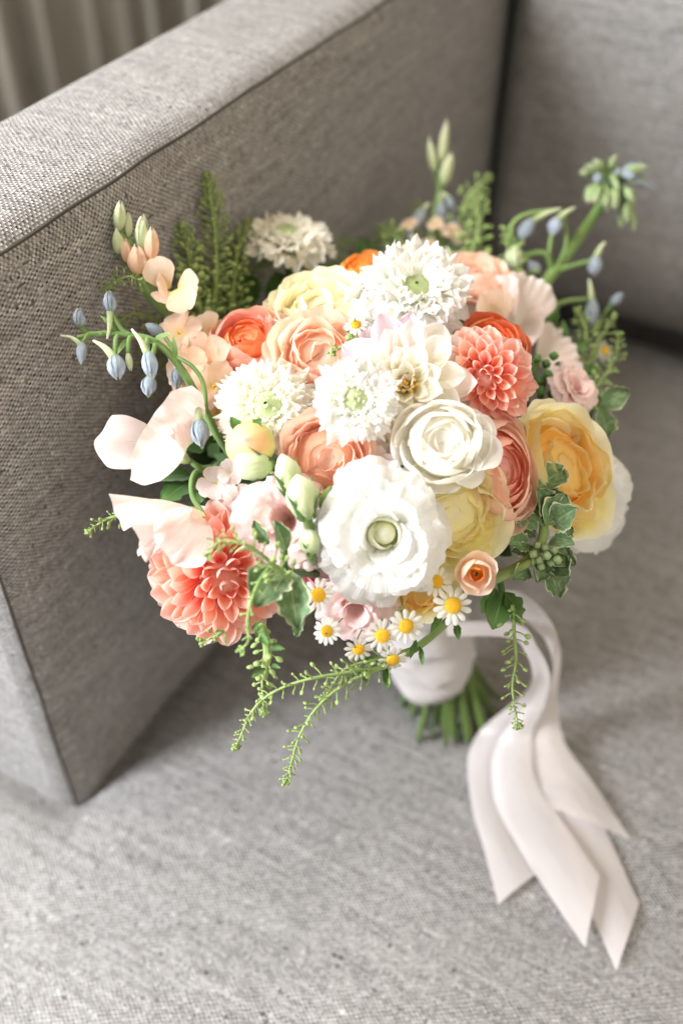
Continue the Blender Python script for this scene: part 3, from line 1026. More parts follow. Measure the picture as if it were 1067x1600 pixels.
def dahlia_ball(t, mat, seed=0, count=120, tmax=118):
    r = random.Random(seed)
    mes = [cached(('dah', mat.name, i), lambda: petal(mat, [(0, .12), (.25, .24), (.55, .36), (.78, .36), (.92, .22), (1, .03)], [(0, -4), (.5, 6), (1, (18, 2, 26)[i % 3] - (12 if i < 3 else 0))],
                                                      cup=(.95, 1.15, 1.3, 1.5)[i // 3], base_cup=2.0, cr=.0, nu=10, nv=12, ruf=.025, ruf_f=4, seed=i)) for i in range(12)]
    for n in range(count):
        f = (n + .5) / count
        a = n * 2.39996 + r.uniform(-.08, .08)
        th = RAD(5 + (tmax - 5) * f ** .54 + r.uniform(-3, 3))
        d = Vector((math.sin(th) * math.cos(a), math.sin(th) * math.sin(a), math.cos(th)))
        up = Vector((-math.cos(th) * math.cos(a), -math.cos(th) * math.sin(a), math.sin(th)))
        L = .30 + .36 * min(1, f * 1.6) ** .6
        grade = 3 if f < .05 else 2 if f < .15 else 1 if f < .4 else 0
        reach = .66 + .30 * min(1, f * 2.2) ** .5
        m = frame_y(d * (reach - L) + Vector((0, 0, -.16)), d, up) @ Matrix.Rotation(r.uniform(-.22, .22), 4, 'Y') @ Matrix.Rotation(r.uniform(-.12, .12), 4, 'X') @ Matrix.Diagonal((L * r.uniform(.78, 1.08), L * r.uniform(.90, 1.12), L * r.uniform(.9, 1.1), 1))
        part("petal", mes[grade * 3 + n % 3], t, m)
    g = Geo()
    g.ovoid(Matrix.Rotation(math.pi / 2, 4, 'X') @ Matrix.Scale(-1, 4), [(.3, .30), (.05, .34), (-.2, .24), (-.34, .10), (-.38, .001)], 14, 7, .08)
    part("heart_fill", g.mesh("heart_fill", mat), t)
    calyx(t, -.6)


def dahlia_open(t, mats, seed=0):
    r = random.Random(seed)
    for ring, (cnt, th, L, wid) in enumerate(((13, 96, .70, .36), (12, 80, .68, .36), (10, 64, .60, .35), (8, 47, .47, .36), (6, 30, .34, .36), (4, 16, .24, .36))):
        for i in range(cnt):
            a = i * 2 * math.pi / cnt + ring * .35 + r.uniform(-.10, .10)
            # the outermost petals on one side are tinged lilac
            lil = ring < 2 and math.cos(a - mats[2]) > .35
            mat = mats[1] if lil else mats[0]
            me = cached(('dop', mat.name, ring, i % 4), lambda: petal(mat, [(0, wid * .42), (.3, wid * .85), (.62, wid), (.84, wid * .74), (.95, wid * .32), (1, .02)], [(0, 8), (.5, 4), (1, -20 + 14 * (i % 4))],
                                                                   cup=.8, base_cup=1.5, cr=0, ruf=.035, ruf_f=4, nu=10, nv=14, seed=ring * 5 + i))
            t_ = RAD(th + r.uniform(-7, 7))
            d = Vector((math.sin(t_) * math.cos(a), math.sin(t_) * math.sin(a), math.cos(t_)))
            up = Vector((-math.cos(t_) * math.cos(a), -math.cos(t_) * math.sin(a), math.sin(t_)))
            m = frame_y(d * .16 + Vector((0, 0, -.18)), d, up) @ Matrix.Rotation(r.uniform(-.2, .2), 4, 'Y') @ Matrix.Scale(L * 1.22 * r.uniform(.88, 1.06), 4)
            part("petal", me, t, m)
    g = Geo()
    for k in range(14):
        a = k * 2.4; q = .10 * math.sqrt(k / 14)
        g.ovoid(frame_y(Vector((q * math.cos(a), q * math.sin(a), -.1)), Vector((q * math.cos(a) * 2, q * math.sin(a) * 2, 1)), (1, 0, 0)), [(0, .012), (.14, .02), (.22, .03), (.26, .002)], 6)
    part("stamens", g.mesh("stamens", M['stamen_y']), t)
    calyx(t)


def scabiosa(t, mat, seed=0, eye='green', shag=1.0, dome_h=.35):
    r = random.Random(seed)
    lobes = [cached(('sca', mat.name, i), lambda: petal(mat, [(0, .07), (.3, .20), (.65, .42), (.9, .46), (1, .40)], [(0, 25), (.4, 8), (1, -25 - 8 * (i % 3))], cup=.35, cr=.22, crp=2, notch=.10,
                                                        ruf=.17, ruf_f=10, tooth=.09, tooth_f=26, nu=18, nv=10, seed=i * 3 + 1)) for i in range(5)]
    for (cnt, th, L, b, z) in ((13, 88, .66, .36, -.05), (13, 72, .60, .34, .02), (14, 58, .46, .34, .07), (13, 44, .36, .32, .10), (12, 30, .28, .27, .14)):
        for i in range(cnt):
            a = i * 2 * math.pi / cnt + th * .1 + r.uniform(-.12, .12)
            t_ = RAD(th + r.uniform(-7, 7))
            d = Vector((math.sin(t_) * math.cos(a), math.sin(t_) * math.sin(a), math.cos(t_)))
            up = Vector((-math.cos(t_) * math.cos(a), -math.cos(t_) * math.sin(a), math.sin(t_)))
            m = frame_y(Vector((b * .8 * math.cos(a), b * .8 * math.sin(a), z * dome_h / .35 - .1)), d, up) @ Matrix.Scale(L * r.uniform(.88, 1.1) * (shag if th < 80 else 1), 4) @ Matrix.Rotation(r.uniform(-.35, .35), 4, 'Y')
            part("petal", lobes[r.randrange(5)], t, m)
    if eye:
        g = Geo(); h = Geo()
        for k in range(46):
            q = math.sqrt((k + .5) / 46); a = k * 2.39996
            p = Vector((.30 * q * math.cos(a), .30 * q * math.sin(a), .16 - .16 * q * q))
            d = Vector((p.x * 1.2, p.y * 1.2, .5)).normalized()
            s = r.uniform(.7, 1.2)
            g.ovoid(frame_y(p, d, (0, 1, 0)), [(-.03, .015), (.03 * s, .034 * s), (.07 * s, .036 * s), (.10 * s, .018), (.10 * s, .001)], 6, 3, .12)
            if k % 2 == 0:
                p2 = p + d * (.12 + r.uniform(.02, .10)) + Vector((r.uniform(-.05, .05), r.uniform(-.05, .05), 0))
                h.tube([p, (p + p2) / 2 + Vector((0, 0, .01)), p2], .006, 4)
                h.ovoid(frame_y(p2, d.cross(Vector((r.random(), 1, 0))), (0, 0, 1)), [(-.03, .001), (-.015, .016), (.015, .016), (.03, .001)], 5)
        part("pincushion", g.mesh("pincushion", M['greenbud'] if eye == 'green' else M['white']), t)["kind"] = "stuff"
        part("stamens", h.mesh("stamens", M['stamen']), t)["kind"] = "stuff"
    g = Geo()
    g.ovoid(Matrix.Rotation(math.pi / 2, 4, 'X'), [(.28, .03), (.22, .20), (.12, .30), (.02, .34), (-.02, .2)], 14, 7, .06)
    part("calyx", g.mesh("calyx", M['greenbud']), t)
    calyx(t, -.22, 1.3)


def daisy(px, py, rpx, facing, label, lift=0.0, depth=None, tail=None):
    t = head("daisy", label, "daisy", px, py, rpx * 1.04, facing, lift, random.uniform(0, 6), depth, "small white daisies in the bouquet")
    g = Geo()
    prof = [(-.22, .10), (-.10, .30), (0, .40), (.10, .40), (.20, .33), (.27, .20), (.30, .08), (.305, .001)]
    g.ovoid(Matrix.Rotation(math.pi / 2, 4, 'X') @ Matrix.Scale(-1, 4), [(-y, q) for y, q in prof], 20)
    for k in range(70):
        q = math.sqrt((k + .5) / 70); a = k * 2.39996
        p = Vector((.40 * q * math.cos(a), .40 * q * math.sin(a), .30 - .20 * q ** 3))
        g.ovoid(frame_y(p, Vector((p.x, p.y, .6)), (0, 1, 0)), [(-.01, .03), (.02, .034), (.045, .018), (.05, .001)], 5)
    part("disc", g.mesh("disc", M['disc']), t)
    me = [cached(('day', i), lambda: petal(M['white'], [(0, .10), (.3, .18), (.7, .225), (.92, .19), (1, .12)], [(0, 6), (.5, -4), (1, -22 - 8 * i)], cup=-.5, cr=.08, crp=2, notch=.05, nu=6, nv=7, ruf=.02, seed=i)) for i in range(3)]
    n = random.choice((12, 13, 14))
    for i in range(n):
        a = i * 2 * math.pi / n + random.uniform(-.08, .08)
        th = RAD(84 + random.uniform(-7, 9))
        d = Vector((math.sin(th) * math.cos(a), math.sin(th) * math.sin(a), math.cos(th)))
        up = Vector((-math.cos(th) * math.cos(a), -math.cos(th) * math.sin(a), math.sin(th)))
        part("petal", me[i % 3], t, frame_y(Vector((.32 * math.cos(a), .32 * math.sin(a), .02)), d, up) @ Matrix.Scale(.68 * random.uniform(.9, 1.05), 4))
    g = Geo()
    inv = t.matrix_world.inverted()
    end = inv @ ((BASE + AXD * .14) if tail is None else P(*tail))
    pts = smooth_path([Vector((0, 0, -.15)), Vector((0, 0, -1.1)), end * .6 + Vector((0, 0, -.5)), end], 10)
    g.tube(pts, .055, 6)
    part("stalk", g.mesh("stalk", M['stem']), t)
    return t


def bud_geo(g, pos, d, L, W, lobes=5, amp=.08, twist=0.0, shape='bud'):
    prof = {'bud': [(0, .25), (.12, .62), (.3, .92), (.5, 1.0), (.7, .88), (.86, .58), (.96, .25), (1, .01)],
            'slim': [(0, .35), (.15, .7), (.35, .95), (.55, 1.0), (.75, .78), (.9, .42), (1, .04)],
            'blunt': [(0, .22), (.1, .55), (.3, .9), (.55, 1.0), (.8, .92), (.93, .68), (1, .30), (.97, .01)]}[shape]
    g.ovoid(frame_y(pos, d, Vector((.3, .2, 1))), [(y * L, q * W) for y, q in prof], 20 if lobes else 10, lobes, amp, twist)


def world_thing(name, label, cat, pos, group="flowers in the bouquet"):
    return thing(name, label, cat, Matrix.Translation(pos), group)


def stalk(t, pts, r0, r1, mat=None, n=24, name="stem", seg=8):
    o = t.matrix_world.translation
    q = [p - o for p in smooth_path(pts, n)]
    g = Geo(); g.tube(q, [r0 + (r1 - r0) * i / n for i in range(n + 1)], seg)
    return part(name, g.mesh(name, mat or M['stem']), t)


def bud(t, pos, d, L, W, mat, shape='bud', lobes=5, amp=.08, twist=0.0, name="bud"):
    g = Geo()
    bud_geo(g, Vector((0, 0, 0)), Vector(d).normalized(), L, W, lobes, amp, twist, shape)
    return part(name, g.mesh(name, mat), t, Matrix.Translation(pos - t.matrix_world.translation))


def join_meshes(name, items, material):
    vs = []; fs = []; uv = []
    for me, m in items:
        off = len(vs)
        vs += [m @ v.co for v in me.vertices]
        loc = [(0, 0)] * len(me.vertices)
        for l, d in zip(me.loops, me.uv_layers[0].data):
            loc[l.vertex_index] = tuple(d.uv)
        uv += loc
        fs += [tuple(off + i for i in p.vertices) for p in me.polygons]
    return mesh(name, vs, fs, material, uv)


def sepal_bud(mat, seed):
    items = []
    for k in range(5):
        rd = 1.0 - .12 * (k % 3) + .06 * (seed % 2)
        me = shell(mat, [(.10, 0), (.62 * rd, .10), (1.0 * rd, .38), (1.02 * rd, .66), (.66 * rd, .90), (.14 * rd, 1.03)], [(0, 50), (.5, 54), (1, 46)], cr=.12, crp=1.7, ruf=.14, ruf_f=3, wav=.15, wav_f=2.2, nu=8, nv=9, seed=seed * 7 + k)
        items.append((me, Matrix.Rotation(-math.pi / 2, 4, 'X') @ rotz(k * 2 * math.pi / 5 + seed) @ Matrix.Rotation(.06 * ((k * 7 + seed) % 3 - 1), 4, 'Y')))
    return join_meshes("bud", items, mat)


# ------------------------------------------------------------------ the flowers, front ones first
t = head("lisianthus", "large white ruffled lisianthus with open cup, front and centre of the bouquet", "flower", 598, 836, 99, (.02, -.12, 1), .022, .3)
lisianthus(t, M['frill'], 2)
t = head("ranunculus", "white ranunculus with tight whorled centre right above the big ruffled flower", "flower", 692, 692, 62, (-.06, .12, 1), .022, .4)
ranunculus(t, [M['creamy']], 3, 8, .8, M['greeneye'])
lp = cached('ranlow', lambda: petal(M['white'], [(0, .2), (.4, .5), (.75, .55), (1, .42)], [(0, 40), (.5, 10), (1, -30)], cup=.9, cr=.25, crp=2.2, ruf=.04, ruf_f=3, nu=12, nv=12, seed=4))
for a, s, dn in ((-.62, 1.0, .0), (-1.25, .85, -.05), (-.05, .9, -.06)):
    part("petal", lp, t, frame_y(Vector((.45 * math.cos(a), .45 * math.sin(a), -.45 + dn)), Vector((math.cos(a), math.sin(a), .12)), Vector((0, 0, 1))) @ Matrix.Scale(s, 4))
t = head("garden_rose", "cream yellow cupped rose half hidden behind the big white ruffled flower", "flower", 708, 803, 84, (.28, -.08, 1), .004, 1.0)
rose(t, (M['lemon'], M['lemon']), 1)
t = head("garden_rose", "large golden yellow rose at the right edge of the bouquet", "flower", 880, 732, 92, (.42, .12, .9), -.004, .5, squash=(.84, 1.1, 1))
rose(t, (M['lemon'], M['yellow']), 5, quarters=6)
t = head("ranunculus", "salmon ranunculus squeezed between white ranunculus and golden rose", "flower", 782, 735, 76, (.30, .02, .9), .0, .2, squash=(.72, 1.08, 1))
ranunculus(t, [M['peach'], M['salmon'], M['salmon']], 6, 10, .7, None)
t = head("dahlia", "coral ball dahlia at the lower left of the bouquet under the sweet peas", "flower", 349, 900, 104, (.26, -.24, .95), .020, .2)
dahlia_ball(t, M['coral'], 1, 130)
t = head("dahlia", "coral ball dahlia at the upper right beside the white dahlia", "flower", 757, 590, 78, (-.10, -.24, .95), .016, .9, squash=(.88, 1.0, 1))
dahlia_ball(t, M['coral'], 2, 120)
t = head("dahlia", "white open dahlia with pale lilac outer petals in the middle of the bouquet", "flower", 634, 602, 108, (.0, .10, 1), .014, .1)
dahlia_open(t, (M['ivory'], M['lilac'], 2.2), 3)
t = head("scabiosa", "white scabiosa with green dotted centre, left of the middle", "flower", 418, 637, 82, (-.06, .18, 1), .012, .3)
scabiosa(t, M['cream'], 1, 'green', .95)
t = head("scabiosa", "pure white shaggy scabiosa just left of the white dahlia", "flower", 555, 626, 67, (-.02, .06, 1), .030, .9)
scabiosa(t, M['white'], 2, 'white', 1.1)
t = head("scabiosa", "cream scabiosa standing tall on its own stem at the back, against the arm", "flower", 449, 374, 72, (.04, .74, .62), depth=.60)
scabiosa(t, M['cream'], 3, None, 1.0)
stalk(t, [P(448, 398, .615), P(455, 440, .615), P(470, 520, .61)], .0027, .0027)
for o in t.children:
    if o.name.startswith("stem"):
        o.matrix_parent_inverse = t.matrix_world.inverted() @ Matrix.Translation(t.matrix_world.translation)
t = head("carnation", "white frilly bloom at the top of the dome behind the white dahlia", "flower", 648, 458, 84, (.05, .42, .9), .010, .4)
scabiosa(t, M['white'], 4, None, 1.2, .6)
t = head("ranunculus", "small white ranunculus tucked in front of the frilly white bloom", "flower", 596, 478, 52, (-.08, .45, .88), .0, .7)
ranunculus(t, [M['white'], M['cream']], 9, 8, .6, None)
t = head("ranunculus", "coral orange ranunculus with green eye at the left shoulder of the dome", "flower", 386, 535, 60, (-.05, .52, .82), .004, .3)
ranunculus(t, [M['salmon'], M['orange'], M['orange']], 11, 10, .95, M['greeneye'])
t = head("garden_rose", "pale peach rose behind the two white scabiosas", "flower", 498, 552, 66, (.0, .40, .9), .004, .8)
rose(t, (M['peachy'], M['peach']), 3)
t = head("garden_rose", "pale lemon cup flower at the back of the dome beside the frilly white bloom", "flower", 502, 482, 78, (-.05, .66, .72), -.002, .3)
rose(t, (M['palelemon'], M['palelemon']), 7)
t = head("ranunculus", "bright orange petals peeping out at the very back of the dome", "flower", 562, 424, 42, (-.2, .75, .6), -.012, .2)
ranunculus(t, [M['tangerine'], M['tangerine']], 12, 7, .8, None)
t = head("ranunculus", "bright orange ranunculus above the upper right coral dahlia", "flower", 768, 538, 54, (.2, .48, .85), -.006, .5)
ranunculus(t, [M['orange'], M['orange']], 13, 8, .6, None)
t = head("garden_rose", "peach orange rose below the shaggy white scabiosa", "flower", 510, 716, 66, (-.05, .0, 1), .010, .6)
rose(t, (M['peach'], M['peach']), 9)
t = head("lisianthus", "pale pink lisianthus left of the big white one, behind green buds", "flower", 446, 815, 76, (-.10, -.05, 1), .010, .4)
lisianthus(t, M['pink'], 5, False)
t = head("lisianthus", "pink lisianthus hanging below the big white one above the daisies", "flower", 552, 950, 58, (-.05, -.55, .85), .0, .4)
lisianthus(t, M['pink'], 6, False)
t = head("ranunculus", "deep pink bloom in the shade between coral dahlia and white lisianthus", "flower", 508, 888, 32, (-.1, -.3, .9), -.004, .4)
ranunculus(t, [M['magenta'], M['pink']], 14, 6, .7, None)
t = head("lisianthus", "white ruffled flower peeping out behind the golden rose on the right", "flower", 922, 786, 80, (.50, -.20, .8), -.022, .2)
lisianthus(t, M['frill'], 8, False)
t = head("ranunculus", "small peach butterfly ranunculus with dark eye beside the daisies", "flower", 744, 897, 29, (.04, -.05, 1), .028, .2)
ranunculus(t, [M['peachy'], M['tangerine']], 15, 4, 1.0, M['blackeye'], True)
t = head("garden_rose", "soft peach bloom at the back right under the blue buds", "flower", 742, 430, 52, (.15, .7, .65), -.010, .2)
rose(t, (M['peachy'], M['peach']), 11)
t = head("lisianthus", "pink petals at the right rim above the golden rose", "flower", 898, 604, 38, (.5, .35, .8), -.016, .7)
lisianthus(t, M['pink'], 10, False)
t = head("ranunculus", "pale pink bloom at the left back edge beside the coral ranunculus", "flower", 425, 500, 38, (-.2, .7, .6), -.004, .3)
ranunculus(t, [M['pink'], M['pink']], 16, 6, .8, None)
t = head("garden_rose", "yellow bloom peeping out under the big white flower near the daisies", "flower", 660, 920, 52, (.1, -.35, .9), -.008, .4)
rose(t, (M['lemon'], M['yellow']), 13)

# stock: clusters of four-petalled florets
fl_me = [petal(M['peachy'], [(0, .10), (.3, .28), (.65, .52), (.9, .50), (1, .40)], [(0, 40), (.35, 10), (1, -12 - 10 * i)], cup=.3, cr=.2, crp=2.2, notch=.06, ruf=.08, ruf_f=4, nu=12, nv=10, seed=i + 60) for i in range(3)]
fl_me2 = [petal(M['blush'], [(0, .10), (.3, .28), (.65, .52), (.9, .50), (1, .40)], [(0, 40), (.35, 10), (1, -12 - 10 * i)], cup=.3, cr=.2, crp=2.2, notch=.06, ruf=.08, ruf_f=4, nu=12, nv=10, seed=i + 60) for i in range(3)]
eye_g = Geo(); eye_g.ovoid(Matrix.Rotation(math.pi / 2, 4, 'X'), [(.10, .02), (.0, .07), (-.10, .06), (-.14, .001)], 8, 4, .2)
eye_me = eye_g.mesh("eye", M['stamen_y'])


def floret(t, px, py, rpx, facing, d, spin=0.0, mes=None):
    e = bpy.data.objects.new("floret", None); e.empty_display_size = .005
    COL.objects.link(e)
    e.parent = t
    e.matrix_local = t.matrix_world.inverted() @ frame_z(P(px, py, d), cdir(*facing), spin, pxm(rpx, d))
    for i in range(4):
        part("petal", (mes or fl_me)[(i + int(px)) % 3], e, rotz(i * math.pi / 2 + random.uniform(-.15, .15)) @ Matrix.Rotation(random.uniform(-.15, .15), 4, 'X') @ Matrix.Scale(random.uniform(.9, 1.05), 4))
    part("eye", eye_me, e)
    g = Geo(); g.tube([Vector((0, 0, .02)), Vector((0, 0, -.4)), Vector((.1, .1, -.8))], [.05, .07, .05], 6)
    part("tube", g.mesh("tube", M['stem']), e)


t = world_thing("stock_spike", "cluster of peach stock florets left of the coral ranunculus", "flower", P(322, 575, .56))
for px, py, r, f, dd, s in ((282, 522, 36, (-.35, .30, .85), .535, .2), (318, 560, 40, (.0, .2, 1), .53, .6), (358, 572, 36, (.35, .3, .9), .535, 1.1), (292, 574, 34, (-.4, .0, .9), .53, .4),
                            (335, 604, 36, (-.05, -.1, 1), .525, .9), (300, 622, 33, (-.3, -.2, .9), .53, .3), (338, 646, 34, (.0, -.1, 1), .535, .8), (365, 615, 28, (.3, 0, .9), .54, .3),
                            (330, 520, 30, (.1, .6, .8), .55, .5)):
    floret(t, px, py, r * 1.25, f, dd - .024, s)
stalk(t, [P(315, 540, .55), P(335, 640, .56), P(400, 740, .60)], .003, .003)

t = world_thing("stock_spike", "leaning peach stock spike with pale green buds at the far left top", "flower", P(267, 497, .535))
stalk(t, [P(222, 440, .515), P(243, 468, .52), P(270, 500, .535), P(330, 600, .575)], .0034, .0040)
for (px, py, dx, dy, L, W, mt) in ((186, 362, .10, 1, 36, 11, 'greenbud'), (201, 372, .05, 1, 30, 7, 'greenbud'), (221, 392, .08, 1, 48, 13, 'greenbud'), (187, 398, -.05, 1, 34, 12, 'greenbud'),
                                  (216, 430, -.02, 1, 36, 17, 'peachy'), (237, 408, .05, 1, 40, 13, 'peachy'), (200, 412, -.1, 1, 34, 12, 'peachy')):
    d = .512
    me = cached(('sbud', mt, px % 3), lambda: sepal_bud(M[mt], px % 3)).copy()
    me.transform(Matrix.Diagonal((pxm(W * .9, d), pxm(L, d), pxm(W * .9, d), 1)))
    part("bud", me, t, Matrix.Translation(-t.matrix_world.translation) @ frame_y(P(px, py, d), cdir(dx, dy, .25), cdir(.2, .3, 1)))
    stalk(t, [P(px, py, d), P(px + (225 - px) * .5, py + 22, d + .002), P(228, 450, .517)], .0013, .0016, n=8)
for (bx, by, tx, ty, wp, d) in ((262, 452, 238, 398, 26, .515), (262, 452, 244, 448, 24, .512), (278, 452, 314, 446, 26, .512), (276, 452, 296, 490, 27, .510), (262, 455, 252, 478, 20, .515)):
    b_ = P(bx, by, d); e_ = P(tx, ty, d - .006)
    part("petal", fl_me[int(tx) % 3], t, Matrix.Translation(-t.matrix_world.translation) @ frame_y(b_, e_ - b_, cdir(-.1, .2, 1)) @ Matrix.Diagonal(((pxm(wp, d) / .52), (e_ - b_).length, (e_ - b_).length, 1)))

t = world_thing("stock_spike", "pale pink stock florets under the shaggy white scabiosa", "flower", P(608, 690, .50))
for px, py, r, f, s in ((604, 690, 34, (-.1, -.1, 1), .3), (632, 672, 26, (.1, .1, 1), .9), (590, 720, 30, (-.2, -.3, .9), .1)):
    floret(t, px, py, r, f, dome(px, py) - .004, s, fl_me2)
t = world_thing("stock_spike", "blurred peach stock florets at the top among blue buds", "flower", P(690, 380, .68))
for px, py, r, f, s in ((708, 366, 24, (.3, .5, .8), .3), (680, 352, 18, (-.2, .6, .8), .9), (640, 352, 17, (-.4, .5, .8), .1), (668, 388, 20, (-.2, .2, .9), .6)):
    floret(t, px, py, r, f, .67, s)
stalk(t, [P(690, 350, .68), P(690, 400, .68), P(690, 470, .66)], .003, .003)


# sweet peas: large wavy standards and wings
def blade(t, base, tip, wpx, facing, mat, seed, ruf=.07, cup=.35, bend=None, cr_=.25, notch=.0, squeeze=1.0, name="petal", dtip=None):
    (bx, by, bd), (tx, ty, td) = base, tip
    b_ = P(bx, by, bd); e_ = P(tx, ty, td)
    L = (e_ - b_).length
    w = pxm(wpx, (bd + td) / 2) / L
    me = petal(mat, [(0, w * .14), (.2, w * .42), (.5, w * .78), (.8, w * 1.0), (1, w * 1.02)], bend or [(0, 12), (.5, 0), (1, -14)], cup=cup, cr=cr_, crp=2.2, ruf=ruf * 1.7, ruf_f=10, rufp=5, tooth=.015, tooth_f=18, notch=notch, nu=40, nv=26, seed=seed, name=name)
    part(name, me, t, Matrix.Translation(-t.matrix_world.translation) @ frame_y(b_, e_ - b_, cdir(*facing)) @ Matrix.Scale(L, 4))


SG = "sweet peas in the bouquet"
t = world_thing("sweet_pea", "upper pale blush sweet pea at the left, reaching over the sofa arm", "flower", P(286, 712, .50), SG)
blade(t, (293, 700, .495), (228, 660, .466), 86, (-.05, .05, 1), M['blush'], 3, ruf=.085, cup=.5, cr_=.10, bend=[(0, 28), (.4, 6), (.8, -12), (1, -48)])
blade(t, (266, 700, .497), (150, 694, .482), 47, (-.15, .25, 1), M['blush'], 8, ruf=.085, cup=.45, cr_=.22, bend=[(0, 14), (.5, 0), (1, -30)])
blade(t, (290, 708, .497), (274, 650, .474), 24, (.6, .1, .8), M['blush'], 18, ruf=.09, cup=-.4, cr_=.2)
bud(t, P(296, 722, .497), cdir(-.8, .5, .2), pxm(34, .5), pxm(10, .5), M['greenbud'], 'slim', 5, .08, name="calyx")
stalk(t, [P(292, 716, .498), P(312, 730, .50), P(345, 735, .515), P(420, 770, .55)], .0013, .0016)
t = world_thing("sweet_pea", "lower cream white sweet pea at the left resting on the coral dahlia", "flower", P(318, 805, .47), SG)
blade(t, (320, 802, .468), (180, 796, .448), 50, (-.02, .80, .6), M['blush'], 13, ruf=.085, cup=-.45, cr_=.16, bend=[(0, 14), (.5, -2), (1, -34)])
blade(t, (316, 808, .472), (256, 872, .442), 50, (.05, -.12, 1), M['blush'], 17, ruf=.075, cup=.45, cr_=.16, bend=[(0, 30), (.5, 0), (1, -30)])
blade(t, (310, 812, .470), (216, 866, .448), 18, (-.2, .4, .8), M['blush'], 23, ruf=.09, cup=.5, cr_=.25)
stalk(t, [P(318, 805, .472), P(300, 770, .49), P(310, 735, .50), P(370, 735, .51), P(440, 775, .55)], .0013, .0015)
t = world_thing("sweet_pea", "creamy sweet pea with upright fan petal at the back right of the dome", "flower", P(810, 520, .62), SG)
blade(t, (800, 520, .60), (838, 432, .60), 46, (.1, .2, 1), M['blush'], 33, ruf=.07, cup=.3)
blade(t, (795, 520, .595), (796, 428, .585), 26, (-.6, .1, .8), M['blush'], 36, ruf=.06, cup=.6)
blade(t, (805, 515, .60), (845, 520, .59), 40, (.3, .1, .9), M['blush'], 37, ruf=.06, cup=.4)
stalk(t, [P(805, 520, .605), P(790, 560, .61)], .002, .002, n=4)
t = world_thing("sweet_pea", "peachy sweet pea facing forward beside the frilly white bloom", "flower", P(762, 500, .60), SG)
blade(t, (768, 508, .595), (735, 438, .59), 46, (-.2, .3, 1), M['blush'], 43, ruf=.08, cup=.3)
blade(t, (765, 508, .59), (770, 450, .575), 34, (.1, .3, 1), M['peachy'], 46, ruf=.05, cup=.8)
stalk(t, [P(768, 508, .597), P(760, 560, .61)], .002, .002, n=4)
t = world_thing("sweet_pea", "white sweet pea petals low at the right behind the green bud", "flower", P(850, 560, .60), SG)
blade(t, (840, 560, .595), (888, 530, .60), 40, (.3, .4, .8), M['blush'], 53, ruf=.07, cup=.3)
blade(t, (845, 570, .59), (910, 568, .595), 30, (.3, .6, .6), M['blush'], 56, ruf=.07, cup=-.3)
stalk(t, [P(842, 562, .597), P(820, 600, .60)], .002, .002, n=4)

# delphiniums
DG = "delphinium spikes in the bouquet"


def delph_bud(t, px, py, dx, dy, L, W, d, spur=None, mat='blue', anchor=None):
    """bud centred at px,py pointing along dx,dy in the picture; spur: tail end in the picture"""
    dr = cdir(dx, dy, .2)
    c = P(px, py, d)
    vr = 1 + .16 * math.sin(px * 1.7 + py)
    Lm, Wm = pxm(L * .94 * vr, d), pxm(W * .80 * (1 + .14 * math.sin(px * 2.9 - py)), d)
    base = c - dr * (Lm * .5)
    k = int(px * 7 + py) % 4
    me = cached(('sbud', mat, k), lambda: sepal_bud(M[mat], k))
    me = me.copy()
    me.transform(Matrix.Diagonal((Wm, Lm, Wm, 1)))
    mb = Matrix.Translation(-t.matrix_world.translation) @ frame_y(base, dr, cdir(.3, .3, 1))
    o = part("bud", me, t, mb)
    if spur:
        g = Geo()
        e = P(spur[0], spur[1], d + .002)
        pts = smooth_path([base + dr * Lm * .2, base.lerp(e, .45) - dr * (Lm * .06), e], 8)
        g.tube([p - base for p in pts], [Wm * (.55 - .42 * i / 8) for i in range(9)], 7)
        part("spur", g.mesh("spur", M['greenbud'] if mat == 'blue' else M['stem']), o, mb.inverted() @ Matrix.Translation(base - t.matrix_world.translation))
    if anchor:
        e = P(*anchor)
        g = Geo()
        pts = smooth_path([base + dr * Lm * .1, base.lerp(e, .5) - dr * Lm * .25, e], 8)
        g.tube([p - base for p in pts], [.0011] * 9, 6)
        part("pedicel", g.mesh("pedicel", M['stem']), o, mb.inverted() @ Matrix.Translation(base - t.matrix_world.translation))
    return o


t = world_thing("delphinium", "arching delphinium stem with pale blue buds at the left over the arm", "flower", P(350, 694, .52), DG)
stalk(t, [P(121, 527, .475), P(155, 521, .478), P(192, 522, .48), P(241, 533, .482), P(279, 570, .487), P(312, 626, .495), P(350, 694, .515), P(420, 780, .57)], .0009, .0026, n=40)
for a in ((172, 474, -.1, 1, 34, 15, .476, (168, 530), 'blue', (205, 523, .48)), (124, 498, .05, 1, 34, 14, .476, None, 'blue', (162, 521, .478)), (128, 549, .0, -1, 32, 13, .474, (95, 524), 'blue', (150, 522, .478)),
          (182, 570, .2, -1, 36, 16, .470, (146, 532), 'blue', (185, 523, .48)), (234, 566, .2, -1, 36, 17, .468, (206, 514), 'blue', (232, 531, .482)), (233, 600, -.05, -1, 30, 14, .474, None, 'blue', (243, 536, .482)),
          (313, 672, .1, -1, 46, 18, .474, (308, 628), 'blue', (316, 630, .495)), (202, 562, .2, -1, 24, 8, .476, None, 'greenbud', (205, 525, .48)), (245, 517, -.6, .3, 30, 13, .50, None, 'blue', (268, 556, .487)),
          (277, 588, .0, -1, 30, 11, .50, None, 'blue', (285, 580, .49))):
    delph_bud(t, a[0], a[1], a[2], a[3], a[4], a[5], a[6], a[7], a[8], a[9])
stalk(t, [P(270, 555, .487), P(300, 572, .482), P(318, 600, .482), P(322, 640, .49)], .0009, .0012, n=16)
